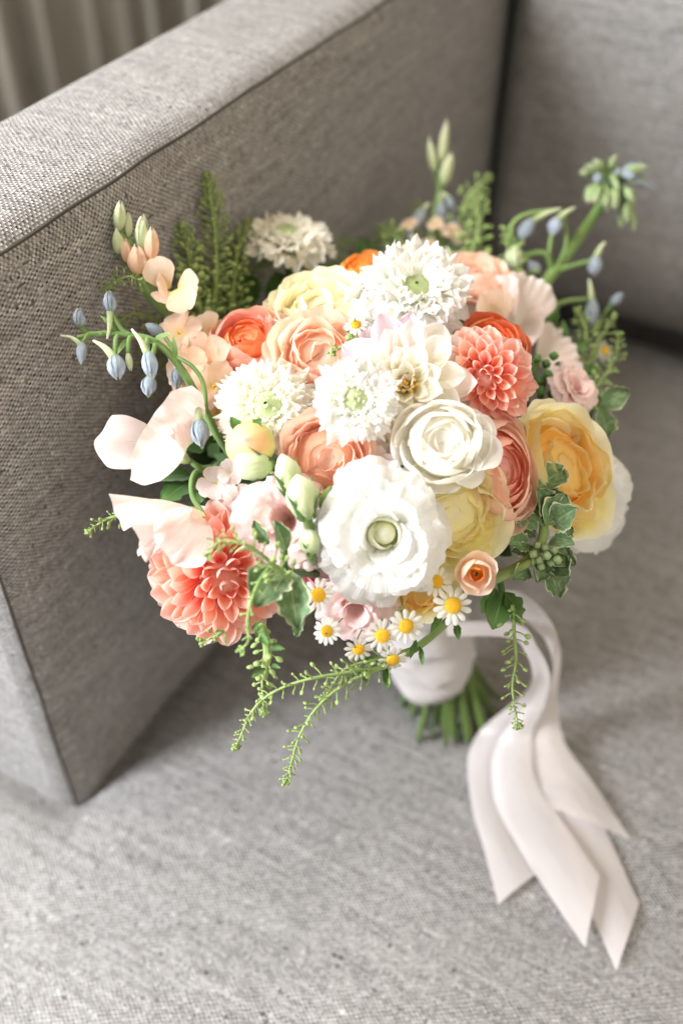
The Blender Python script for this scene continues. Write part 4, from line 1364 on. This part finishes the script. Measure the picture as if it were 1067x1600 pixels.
for (bx, by, tx, ty) in ((275, 562, 271, 532), (190, 522, 165, 498), (205, 524, 185, 545), (240, 532, 258, 520), (300, 605, 292, 585)):
    g = Geo(); b_ = P(bx, by, .482); e_ = P(tx, ty, .476)
    g.leaf(frame_y(b_, e_ - b_, cdir(0, .2, 1)), (e_ - b_).length * 1.2, .0014)
    part("bract", mesh("bract", [v - t.matrix_world.translation for v in g.v], g.f, M['stem'], g.uv), t)

t = world_thing("delphinium", "tall delphinium at the right with a nodding cluster of green buds", "flower", P(846, 446, .64), DG)
stalk(t, [P(953, 300, .67), P(917, 352, .66), P(880, 405, .65), P(846, 448, .64), P(800, 520, .63)], .0030, .0044, n=24)
rr = random.Random(3)
for k in range(40):
    a = rr.uniform(0, 6.28); q = math.sqrt(rr.random())
    px = 957 + 46 * q * math.cos(a); py = 284 + 30 * q * math.sin(a)
    if k > 31:
        px = rr.uniform(940, 992); py = rr.uniform(300, 352)
    out = .6 * (px - 957) / 46
    delph_bud(t, px, py, out + rr.uniform(-.3, .3), -.5 + .8 * (284 - py) / 30, rr.uniform(20, 30), rr.uniform(7, 10), .66 + rr.uniform(-.014, .014), None, 'sagebud' if rr.random() < .8 else 'blue', (951 + rr.uniform(-6, 10), 302, .67))
stalk(t, [P(862, 428, .645), P(850, 395, .64), P(800, 400, .64), P(796, 360, .64), P(818, 336, .64), P(876, 327, .645)], .0018, .0013, n=20)
stalk(t, [P(862, 428, .645), P(884, 418, .645), P(929, 406, .65)], .0018, .0013, n=10)
stalk(t, [P(846, 490, .635), P(880, 472, .64), P(917, 467, .645)], .0018, .0013, n=10)
stalk(t, [P(858, 430, .645), P(858, 390, .642), P(866, 340, .645)], .0014, .0012, n=10)
stalk(t, [P(872, 415, .645), P(884, 380, .642), P(880, 335, .645)], .0014, .0012, n=10)
for a in ((824, 355, -.5, -.8, 34, 15, .638, (876, 326), 'blue', None), (867, 352, -.3, -.9, 30, 13, .64, (898, 324), 'blue', None), (803, 398, 0, -1, 36, 14, .64, (800, 365), 'greenbud', None),
          (929, 412, -.1, -1, 30, 12, .65, (945, 378), 'blue', None), (925, 484, 0, -1, 34, 14, .645, (920, 436), 'blue', None), (962, 468, .6, .6, 30, 10, .65, None, 'blue', (925, 520, .65)),
          (972, 330, .1, -1, 28, 9, .67, None, 'blue', (955, 305, .67)), (835, 420, -.4, .4, 28, 12, .64, None, 'blue', None)):
    delph_bud(t, *a)
t = world_thing("delphinium", "upright delphinium tip with pale blue buds at the top centre", "flower", P(666, 416, .66), DG)
stalk(t, [P(690, 262, .69), P(684, 310, .685), P(676, 360, .68), P(664, 418, .665), P(655, 470, .65)], .0017, .0036, n=24)
for a in ((692, 232, .1, 1, 52, 9, .69, None, 'greenbud', (690, 275, .69)), (675, 248, -.2, 1, 44, 8, .69, None, 'greenbud', (686, 290, .69)), (696, 272, .25, 1, 50, 12, .687, None, 'greenbud', (683, 310, .687)),
          (689, 328, .1, -1, 30, 11, .68, (690, 300), 'blue', None), (655, 340, -.4, -1, 30, 11, .68, (672, 318), 'blue', None), (704, 318, .4, -1, 26, 9, .68, (690, 302), 'blue', None),
          (716, 428, .2, -1, 38, 15, .645, (696, 386), 'blue', None), (640, 362, -.6, -.6, 28, 10, .68, None, 'blue', (668, 350, .68)), (610, 400, -.6, .1, 34, 13, .66, None, 'blue', (660, 410, .665)),
          (648, 385, -.3, .8, 36, 13, .67, None, 'greenbud', (664, 415, .665)), (705, 345, .6, -.5, 24, 9, .68, None, 'blue', (680, 340, .68)), (590, 452, -.2, .2, 22, 10, .60, None, 'blue', None)):
    delph_bud(t, *a)

# loose green buds of lisianthus and ranunculus
BG = "closed buds in the bouquet"


def loose_bud(label, px, py, dx, dy, L, W, d, mat, shape, lobes, amp, twist, tail, sepals=0, name="flower_bud", toward=.3):
    dr = cdir(dx, dy, toward)
    Lm, Wm = pxm(L, d), pxm(W, d)
    base = P(px, py, d) - dr * (Lm * .5)
    t = world_thing(name, label, "bud", base, BG)
    bud(t, base, dr, Lm, Wm, M[mat], shape, lobes, amp, twist, "petals")
    for k in range(sepals):
        a = k * 2 * math.pi / sepals + .3
        x = dr.orthogonal().normalized(); y = dr.cross(x)
        o_ = x * math.cos(a) + y * math.sin(a)
        me = cached(('sepal', k % 2), lambda: petal(M['leaf'], [(0, .10), (.3, .11), (.7, .06), (1, .008)], [(0, 18), (.5, -4), (1, -6 + 20 * k % 2)], cup=.4, nu=4, nv=8, cr=0, seed=k, name="sepal"))
        part("sepal", me, t, frame_y(o_ * (Wm * .60), dr + o_ * .50, -o_) @ Matrix.Scale(Lm * .85, 4))
    stalk(t, [base] + [P(*q) for q in tail], .0022, .0024, n=12)
    return t


loose_bud("pale green lisianthus bud pointing left below the round peach bud", 397, 727, -1, .05, 62, 24, .452, 'greenbud', 'blunt', 4, .06, 1.2, [(432, 732, .46), (470, 770, .50)], 3)
loose_bud("twisted pale green bud behind the sepalled one, left of the big white flower", 449, 742, -.25, 1, 70, 21, .450, 'greenbud', 'slim', 3, .12, 1.8, [(470, 790, .47), (490, 830, .52)], 2)
loose_bud("pale green bud with dark sepals touching the big white flower", 472, 776, -.22, 1, 74, 26, .444, 'greenbud', 'slim', 3, .10, 1.4, [(487, 830, .46), (500, 860, .52)], 4)
loose_bud("small dark green bud wedged between peach rose and big white flower", 512, 782, .2, 1, 50, 12, .452, 'stem', 'slim', 4, .08, .6, [(500, 820, .47), (505, 850, .5)], 3)
loose_bud("small greenish bud under the pale pink lisianthus", 484, 848, -.1, 1, 40, 17, .450, 'greenbud', 'blunt', 4, .06, .8, [(490, 880, .47)], 2)
loose_bud("slender dark green bud standing upright beside the orange ranunculus", 812, 570, .0, 1, 66, 14, .525, 'stem', 'slim', 4, .08, .5, [(815, 620, .535), (810, 680, .56)], 3)
t = head("ranunculus_bud", "round green and peach ranunculus bud with two small leaves above it", "bud", 391, 694, 36, (-.1, .1, 1), .028, .3, None, BG)
ranbud = leafy('bud_petal', [(0, (.40, .52, .14)), (.55, (.66, .66, .22)), (.85, (.84, .50, .24)), (1, (.86, .40, .28))], trans=.15)
for j in range(4):
    rd = 1.0 - .12 * j
    me = shell(ranbud, [(.05, -.95), (.62 * rd, -.72), (1.0 * rd, -.05), (.72 * rd, .60), (.30, .88 - .05 * j), (.01, .96 - .06 * j)], 62, cr=.05, crp=2.5, ruf=.02, ruf_f=2, nu=14, nv=14, seed=j + 300)
    for i in range(4):
        put(t, me, i * 1.57 + j * .7 + .2, .0, .99 + .01 * i)
calyx(t, -.9, .8)

# ------------------------------------------------------------------ daisies
for (px, py, r, f, lift, dd, lab) in (
        (497, 930, 25, (.0, .05, 1), 0, .452, "daisy in front of the pink bloom, highest on the left of the daisy trail"),
        (511, 986, 20, (-.25, .0, .95), 0, .455, "small daisy tilted left, lowest on the far left of the daisies"),
        (560, 1014, 20, (.1, -.4, .85), 0, .462, "daisy seen half from above below the pink lisianthus"),
        (597, 993, 24, (.1, -.15, 1), 0, .458, "daisy facing forward left of its twin under the white lisianthus"),
        (634, 978, 25, (.1, -.12, 1), 0, .458, "daisy between the big white flower and the satin wrap"),
        (613, 1030, 22, (.15, -.55, .75), 0, .468, "lowest daisy, drooping over the cress sprig"),
        (681, 909, 23, (.12, .2, .95), 0, .462, "daisy partly behind the white lisianthus petal at its lower right"),
        (707, 946, 28, (.05, .0, 1), 0, .462, "largest daisy, facing forward just above the satin wrap")):
    daisy(px, py, r, f, lab, lift, dd)
daisy(556, 508, 17, (-.1, .5, .8), "tiny blurred daisy between lemon flower and white dahlia at the back", .028)
daisy(944, 549, 16, (.5, .2, .8), "tiny blurred daisy at the right rim under the delphinium", 0, .63, (900, 600, .62))

# ------------------------------------------------------------------ leaves and greenery
LG = "greenery in the bouquet"
var_me = [petal(M['leafvar'], [(0, .03), (.15, .22), (.4, .40), (.65, .38), (.85, .22), (1, .02)], [(0, 25), (.5, 0), (1, -30 + 10 * i)], cup=.5, cr=0, ruf=.09, ruf_f=9, nu=14, nv=26, serr=.22, seed=i + 500, fold=.1, name="leaf") for i in range(4)]
dark_me = [petal(M['leaf'], [(0, .03), (.2, .20), (.45, .30), (.7, .24), (.88, .12), (1, .01)], [(0, 20), (.5, 0), (1, -25 + 10 * i)], cup=.5, cr=0, ruf=.05, ruf_f=6, nu=8, nv=20, serr=.16, seed=i + 520, fold=.15, name="leaf") for i in range(3)]


def leaf_on(t, base, tip, facing, mes, k, wide=1.0):
    b_ = P(*base); e_ = P(*tip)
    L = (e_ - b_).length
    part("leaf", mes[k % len(mes)], t, Matrix.Translation(-t.matrix_world.translation) @ frame_y(b_, e_ - b_, cdir(*facing)) @ Matrix.Diagonal((L * wide, L, L, 1)))


t = world_thing("variegated_sprig", "sprig of cream edged wavy green leaves at the right below the golden rose", "greenery", P(845, 845, .52), LG)
d0 = .49
rs = random.Random(8)
vl = [(848, 822, 862, 752), (836, 770, 878, 736), (838, 826, 797, 797), (862, 820, 905, 792), (858, 848, 898, 850), (856, 862, 900, 884), (836, 858, 798, 862), (838, 814, 822, 776),
      (846, 876, 874, 936), (832, 872, 838, 912), (836, 838, 800, 832), (852, 820, 882, 772), (870, 848, 896, 824), (826, 890, 800, 906), (864, 878, 892, 905), (850, 800, 832, 760), (824, 850, 790, 846), (862, 838, 888, 868)]
for k, (bx, by, tx, ty) in enumerate(vl):
    leaf_on(t, (bx, by, d0 + rs.uniform(-.004, .010)), (tx, ty, d0 + rs.uniform(-.012, .012)), (rs.uniform(-.5, .5), rs.uniform(-.1, .5), .9), var_me, k, rs.uniform(.75, 1.05))
stalk(t, [P(850, 800, .492), P(846, 845, .492), P(820, 880, .49), P(770, 905, .50)], .0022, .0030, M['lepi'])
t = world_thing("bud_cluster", "knot of small round green buds below the variegated leaves", "greenery", P(842, 868, .485), LG)
for k in range(9):
    a = k * 2.4; q = 19 * math.sqrt(k / 9)
    bud(t, P(848 + q * math.cos(a), 868 + q * .8 * math.sin(a), .484 + .002 * (k % 4)), cdir(math.cos(a) * .6, math.sin(a) * -.6, 1), pxm(15, .485), pxm(6.5, .485), M['greensage'], 'blunt', 4, .1)
stalk(t, [P(845, 870, .486), P(815, 885, .486), P(770, 908, .50)], .0018, .0020, M['lepi'], n=12)
t = world_thing("bud_cluster", "knot of small dark green buds beside the upright green bud", "greenery", P(850, 590, .56), LG)
for k in range(12):
    a = k * 2.4; q = 30 * math.sqrt(k / 12)
    bud(t, P(850 + q * math.cos(a), 586 + q * math.sin(a), .552 + .003 * (k % 3)), cdir(math.cos(a) * .6, math.sin(a) * -.6, 1), pxm(15, .55), pxm(7, .55), M['leaf'], 'blunt', 4, .1)
stalk(t, [P(850, 588, .556), P(840, 640, .565), P(830, 690, .58)], .002, .002, M['leaf'], n=8)
t = world_thing("variegated_sprig", "two cream edged leaves draped over the lower left coral dahlia", "greenery", P(448, 892, .46), LG)
leaf_on(t, (441, 886, .448), (398, 952, .436), (-.1, .1, 1), var_me, 1, 1.05)
leaf_on(t, (450, 892, .446), (466, 986, .440), (.1, -.1, 1), var_me, 2, .75)
leaf_on(t, (446, 862, .450), (424, 812, .444), (.5, .1, .8), var_me, 3, .65)
leaf_on(t, (420, 850, .455), (396, 812, .45), (-.3, .2, .9), var_me, 0, .6)
leaf_on(t, (462, 960, .446), (462, 996, .446), (.4, .0, .9), var_me, 0, .6)
stalk(t, [P(444, 850, .452), P(447, 890, .45), P(480, 895, .47), P(520, 900, .50)], .0016, .002, M['leaf'], n=12)
t = world_thing("variegated_sprig", "small cream edged leaves at the right rim above the golden rose", "greenery", P(925, 640, .57), LG)
for k, a in enumerate(((918, 632, 886, 598, (-.2, .3, .9)), (938, 636, 984, 612, (.3, .4, .8)), (936, 640, 946, 686, (.3, .0, .9)), (905, 600, 925, 590, (0, .5, .8)))):
    leaf_on(t, (a[0], a[1], .565), (a[2], a[3], .56), a[4], var_me, k, 1.0)
stalk(t, [P(925, 632, .567), P(915, 660, .575), P(890, 700, .59)], .0016, .002, M['leaf'], n=8)
t = world_thing("leafy_sprig", "dark serrated leaves hanging in front of the satin ribbon loop", "greenery", P(775, 935, .51), LG)
for k, a in enumerate(((785, 925, 768, 985, (0, 0, 1), 1.2), (790, 925, 812, 975, (.3, 0, .9), 1.0), (775, 920, 752, 960, (-.3, .1, .9), .9), (712, 975, 716, 1000, (0, 0, 1), .8))):
    leaf_on(t, (a[0], a[1], .505), (a[2], a[3], .50), a[4], dark_me, k, a[5])
stalk(t, [P(786, 940, .506), P(780, 905, .51), P(770, 880, .53)], .0016, .002, M['leaf'], n=8)
t = world_thing("leafy_sprig", "two pointed dark leaves above the round peach bud", "greenery", P(392, 680, .46), LG)
leaf_on(t, (378, 678, .456), (360, 650, .452), (-.1, .2, 1), dark_me, 0, 1.0)
leaf_on(t, (396, 674, .456), (408, 652, .452), (.1, .2, 1), dark_me, 1, 1.2)
stalk(t, [P(386, 680, .458), P(396, 710, .47)], .0014, .0016, M['leaf'], n=6)
t = world_thing("leafy_sprig", "dark green leaves at the left between sweet peas and arm", "greenery", P(300, 740, .53), LG)
for k, a in enumerate(((300, 745, 235, 752, (-.1, .6, .8)), (305, 750, 250, 790, (-.3, .2, .9)), (320, 700, 268, 690, (-.2, .3, .9)), (320, 740, 310, 790, (0, .1, 1)), (330, 760, 345, 720, (.2, .3, .9)), (360, 790, 300, 760, (0, .4, .9)),
                                       (340, 690, 300, 640, (-.3, .3, .9)), (280, 880, 250, 868, (-.3, .3, .9)), (370, 740, 420, 750, (.1, .5, .8)))):
    leaf_on(t, (a[0], a[1], .528), (a[2], a[3], .515), a[4], dark_me, k, 1.1)
stalk(t, [P(300, 742, .53), P(360, 770, .55), P(440, 800, .57)], .002, .003, M['leaf'], n=10)


# cress sprays: thin stems with many tiny pods
def cress(label, path, density=1.0, pod=4.2, reach=15, tail_from=None, tip_tuft=True, seed=0, mat='lepi', rad=.0008):
    r = random.Random(seed)
    pts = smooth_path([P(*p) for p in path], 60)
    o = pts[0].copy()
    t = world_thing("cress_sprig", label, "greenery", o, LG)
    g = Geo(); g.tube([p - o for p in pts], [rad * (1.25 - .75 * i / 60) for i in range(61)], 6)
    part("stem", g.mesh("stem", M[mat]), t)
    g = Geo()
    tot = sum((pts[i + 1] - pts[i]).length for i in range(60))
    step = pxm(6.0, path[0][2]) / density
    acc = 0; nxt = step * (tail_from or 0); k = 0
    for i in range(60):
        sg = (pts[i + 1] - pts[i]).length
        acc += sg
        while nxt < acc:
            f = nxt / tot
            p = pts[i].lerp(pts[i + 1], (nxt - (acc - sg)) / sg)
            td = (pts[i + 1] - pts[i]).normalized()
            a = k * 2.39996 + r.uniform(-.4, .4)
            x = td.orthogonal().normalized(); y = td.cross(x)
            out = (x * math.cos(a) + y * math.sin(a))
            size = (1.0 - .55 * f ** 3) * r.uniform(.75, 1.25)
            ln = pxm(reach * 1.1, path[0][2]) * size
            d = (out + td * .45).normalized()
            e = p + d * ln
            g.tube([p - o, p + d * ln * .55 - td * ln * .08 - o, e - o], .00035, 4, False)
            pr = pxm(pod, path[0][2]) * (size if f < .85 else .5)
            g.ovoid(frame_y(e - o, d, r.choice((td, out, x))) @ Matrix.Diagonal((1, 1, .55, 1)), [(-.2 * pr, .2 * pr), (.5 * pr, .9 * pr), (1.1 * pr, 1.0 * pr), (1.7 * pr, .7 * pr), (2.1 * pr, .02 * pr)], 7)
            nxt += step * r.uniform(.7, 1.4) * (1 if f < .8 else .55)
            k += 1
    if tip_tuft:
        for j in range(16):
            d = ((pts[-1] - pts[-4]).normalized() + Vector((r.uniform(-.6, .6), r.uniform(-.6, .6), r.uniform(-.6, .6)))).normalized()
            ln = pxm(r.uniform(5, 12), path[-1][2])
            g.tube([pts[-1] - o, pts[-1] + d * ln - o], .0003, 4, False)
            g.ovoid(frame_y(pts[-1] + d * ln - o, d, (0, 0, 1)), [(0, .0003), (.0007, .0008), (.0014, .0001)], 5)
    part("seed_pods", g.mesh("seed_pods", M[mat]), t)["kind"] = "stuff"
    return t


cress("long green cress sprig trailing farthest left below the daisies", [(655, 1010, .475), (600, 1040, .47), (545, 1050, .465), (480, 1062, .46), (430, 1080, .46), (395, 1110, .46), (372, 1160, .465)], 1.0, seed=1, tail_from=14)
cress("green cress sprig drooping lowest below the daisies", [(650, 1015, .475), (600, 1042, .47), (545, 1065, .465), (500, 1100, .465), (468, 1150, .468), (449, 1216, .475)], 1.15, seed=2, tail_from=10)
cress("short stubby cress branch under the lowest daisy", [(640, 1015, .475), (590, 1030, .47), (540, 1045, .467), (510, 1085, .468)], 1.2, 4.6, seed=3, tail_from=6)
cress("cress sprig hanging down in front of the satin ribbon", [(800, 945, .50), (803, 990, .50), (806, 1030, .50), (800, 1075, .502), (808, 1128, .505)], 1.05, 4.6, 15, seed=4)
cress("tiny cress tips sprinkled on top of the lower left coral dahlia", [(452, 905, .440), (410, 868, .43), (380, 850, .425), (345, 845, .425), (330, 862, .425)], 1.2, 5.0, 18, seed=5)
cress("bare cress stem running down beside the cream edged leaves", [(430, 875, .44), (402, 915, .432), (388, 960, .432), (388, 1000, .436), (382, 1010, .437)], .7, 3.2, 10, seed=6)
cress("drooping cress stem hanging below the coral dahlia", [(412, 985, .462), (418, 1020, .466), (410, 1060, .468), (412, 1105, .47)], 1.1, 6, 14, seed=7)
cress("small cress tip poking out left of the dahlia against the arm", [(190, 805, .49), (165, 812, .49), (145, 826, .49)], 1.4, 3.6, 10, seed=8)
cress("curling cress tip over the blue buds at the left", [(160, 455, .515), (180, 440, .512), (200, 432, .51), (214, 436, .51)], 1.6, 3.4, 11, seed=9)
cress("blurred cress plume standing tall at the back left", [(345, 500, .64), (345, 420, .65), (338, 350, .66), (328, 285, .665)], 1.5, 4.2, 20, seed=10)
cress("cress plume with bright green tip left of the tall cream scabiosa", [(330, 520, .60), (312, 450, .60), (298, 400, .60), (288, 362, .60)], 1.6, 5.0, 18, seed=11)
cress("arching cress beside the tall cream scabiosa stem", [(330, 510, .60), (360, 450, .61), (395, 418, .615), (425, 405, .62)], 1.4, 5.5, 18, seed=12, rad=.0013)
cress("cress curl to the right of the top delphinium tip", [(718, 360, .68), (722, 330, .68), (733, 303, .68), (757, 281, .68)], 1.3, 4.5, 16, seed=13, rad=.0013)
cress("cress tip left of the top delphinium, over the dome", [(620, 420, .66), (612, 390, .665), (600, 365, .67), (588, 378, .67)], 1.6, 5, 16, seed=14)
cress("faint cress sprig between the top delphinium and the arm", [(664, 420, .68), (656, 370, .69), (650, 325, .70)], 1.2, 4, 14, seed=15)
cress("cress sprig above the white dahlia with tiny green knobs", [(590, 545, .50), (565, 530, .49), (545, 535, .485), (525, 548, .48)], .9, 5.5, 16, seed=16)
cress("wispy cress sprig at the far right rim", [(900, 650, .58), (915, 580, .60), (930, 540, .61), (955, 500, .62)], 1.2, 4, 16, seed=17)
cress("green cress at the left rim behind the delphinium stem", [(350, 560, .57), (300, 535, .57), (262, 525, .565), (240, 560, .56), (235, 610, .56)], 1.6, 5, 20, seed=18)
cress("green tuft under the lower left dahlia", [(350, 985, .475), (335, 995, .475), (322, 1000, .475)], 1.6, 4, 9, seed=19)
cress("green sprig behind the tall cream scabiosa at its right", [(520, 470, .66), (530, 420, .665), (528, 385, .67), (540, 378, .67)], 1.3, 5.5, 16, seed=20)

t = world_thing("stock_spike", "pale pink petals under the sweet pea stems above the coral dahlia", "flower", P(345, 765, .50))
for px, py, r, f, s_ in ((338, 756, 32, (-.2, .2, .9), .3), (372, 780, 30, (-.1, -.1, 1), .9), (360, 738, 24, (.1, .2, 1), .5)):
    floret(t, px, py, r, f, dome(px, py) - .004, s_, fl_me2)
cress("bushy cress sprig filling the corner between arm and tall scabiosa", [(360, 520, .60), (352, 470, .61), (365, 420, .62), (385, 375, .63)], 1.7, 5.5, 20, seed=31, rad=.0013)
cress("low cress sprig behind the coral ranunculus on the left shoulder", [(400, 520, .59), (370, 490, .59), (330, 470, .585), (300, 480, .58)], 1.7, 5.5, 20, seed=32, rad=.0013)
cress("cress tuft just left of the leaning stock spike tip", [(262, 520, .55), (240, 500, .545), (210, 490, .54), (190, 500, .535)], 1.5, 4, 15, seed=33)
cress("cress sprig rising right of the upright delphinium tip", [(700, 430, .66), (722, 390, .67), (735, 350, .675), (752, 300, .68)], 1.4, 4.6, 18, seed=34, rad=.0012)
cress("pale cress sprig at the right rim below the tall delphinium", [(880, 620, .60), (905, 560, .61), (915, 520, .615), (905, 490, .62)], 1.5, 4.6, 18, seed=35, rad=.0012)
cress("cress spray leaning out at the far right above the small leaves", [(900, 640, .58), (935, 600, .59), (960, 560, .60), (965, 530, .60)], 1.4, 4.4, 16, seed=36)
cress("tall feathery cress spike against the arm above the peach stock", [(330, 500, .56), (338, 430, .565), (335, 360, .57), (326, 282, .57)], 2.2, 4.6, 22, seed=41, rad=.0013)
cress("second feathery cress spike right of the tall one against the arm", [(360, 500, .57), (366, 440, .58), (372, 390, .59), (388, 350, .60)], 2.2, 5.0, 20, seed=42, rad=.0013)
cress("thick cress tuft between the peach stock petals and the scabiosa stem", [(320, 510, .55), (305, 450, .555), (296, 405, .56), (286, 358, .56)], 2.2, 6.0, 20, seed=43, rad=.0014)
cress("bushy cress tuft at the foot of the upright delphinium tip", [(660, 440, .64), (640, 400, .65), (622, 372, .655), (600, 360, .66)], 2.0, 5.5, 20, seed=44, rad=.0013)
cress("green cress tuft right of the peach stock at the top", [(730, 430, .64), (738, 390, .65), (748, 350, .655), (742, 310, .66)], 2.0, 5.0, 20, seed=45, rad=.0013)
cress("cress branch reaching up beside the tall right delphinium stalk", [(815, 470, .63), (812, 430, .635), (800, 395, .64), (790, 365, .64)], 1.6, 5.0, 18, seed=46, rad=.0013)
t = world_thing("leafy_sprig", "green leaves in the shade behind the coral ranunculus and tall scabiosa", "greenery", P(370, 480, .60), LG)
for k, a in enumerate(((360, 500, 330, 440, (-.2, .4, .9)), (380, 490, 400, 430, (.1, .4, .9)), (420, 480, 440, 430, (.2, .3, .9)), (340, 510, 290, 490, (-.3, .4, .8)), (470, 470, 480, 410, (.1, .4, .9)), (500, 455, 520, 410, (.2, .4, .9)), (330, 500, 310, 440, (-.2, .3, .9)),
                       (400, 470, 370, 420, (-.1, .4, .9)), (440, 470, 430, 425, (0, .4, .9)))):
    leaf_on(t, (a[0], a[1], .605), (a[2], a[3], .615), a[4], dark_me, k, .9)
stalk(t, [P(370, 480, .605), P(420, 560, .60)], .002, .002, M['leaf'], n=6)
t = world_thing("leafy_sprig", "green leaves at the top edge under the blue buds", "greenery", P(690, 430, .66), LG)
for k, a in enumerate(((680, 440, 650, 390, (-.2, .4, .9)), (690, 430, 715, 385, (.2, .4, .9)), (720, 430, 740, 395, (.3, .4, .9)), (640, 430, 610, 385, (-.3, .4, .9)), (600, 430, 575, 385, (-.3, .4, .9)), (580, 420, 560, 372, (-.1, .4, .9)))):
    leaf_on(t, (a[0], a[1], .655), (a[2], a[3], .665), a[4], dark_me, k, .8)
stalk(t, [P(690, 430, .66), P(680, 480, .64)], .002, .002, M['leaf'], n=6)
t = world_thing("leafy_sprig", "green leaves at the right rim beside the pale pink bloom", "greenery", P(880, 560, .60), LG)
for k, a in enumerate(((880, 570, 915, 530, (.2, .4, .9)), (890, 590, 940, 575, (.4, .3, .9)), (870, 550, 880, 500, (.1, .4, .9)), (900, 620, 950, 640, (.4, .1, .9)), (850, 520, 870, 470, (.1, .4, .9)))):
    leaf_on(t, (a[0], a[1], .605), (a[2], a[3], .60), a[4], dark_me, k, .8)
stalk(t, [P(880, 560, .606), P(860, 620, .61)], .002, .002, M['leaf'], n=6)

t = world_thing("leafy_sprig", "green curled leaflets on the stem hanging below the coral dahlia", "greenery", P(415, 1000, .465), LG)
for k, a in enumerate(((418, 1015, 446, 1014, (.2, .4, .8), .6), (415, 1045, 392, 1060, (-.3, .2, .9), .7), (425, 1040, 440, 1045, (.2, .2, .9), .6), (400, 985, 420, 1010, (.1, .2, .9), .7), (395, 985, 408, 968, (.2, .3, .9), .5))):
    leaf_on(t, (a[0], a[1], .463), (a[2], a[3], .458), a[4], dark_me, k, a[5])
stalk(t, [P(408, 975, .462), P(418, 1015, .465), P(412, 1060, .468)], .0022, .0018, M['lepi'], n=10)
t = world_thing("leafy_sprig", "feathery green leaflets under the daisies beside the wrap", "greenery", P(600, 1030, .472), LG)
for k, a in enumerate(((600, 1040, 606, 1078, (.1, .2, .9), .6), (585, 1035, 560, 1020, (-.1, .3, .9), .6), (575, 1040, 590, 1022, (.1, .3, .9), .7), (650, 1000, 640, 1030, (0, .2, .9), .5), (560, 1050, 575, 1068, (.1, .1, .9), .5), (690, 960, 672, 990, (-.2, .1, .9), .6), (655, 1010, 660, 1040, (.1, .1, 1), .5))):
    leaf_on(t, (a[0], a[1], .474), (a[2], a[3], .470), a[4], dark_me, k, a[5])
stalk(t, [P(570, 1045, .473), P(610, 1035, .474), P(660, 1005, .478), P(700, 970, .50)], .0016, .002, M['stem'], n=12)

# foliage filling the gaps of the dome
g = Geo()
r = random.Random(12)
for k in range(900):
    v = Vector((r.gauss(0, 1), r.gauss(0, 1), r.gauss(0, 1))).normalized()
    q = r.uniform(.45, .72)
    p = Vector((DC.x + v.x * DAX.x * q, DC.y + v.y * DAX.y * q, DC.z + v.z * DAX.z * q))
    if v.z < -.3:
        p = p.lerp(DC, .25)
    d = (v + Vector((r.uniform(-.9, .9), r.uniform(-.9, .9), r.uniform(-.9, .9)))).normalized()
    g.leaf(frame_y(p - DC, d, v + Vector((r.uniform(-.5, .5), r.uniform(-.5, .5), 0))), r.uniform(.014, .026), r.uniform(.004, .008), r.uniform(-.1, .5), r.uniform(.1, .4))
fo = bpy.data.objects.new("bouquet_foliage", g.mesh("bouquet_foliage", M['foliage']))
COL.objects.link(fo)
fo.location = DC
fo["kind"] = "stuff"; fo["label"] = "dark green foliage filling the gaps between the flowers"; fo["category"] = "foliage"
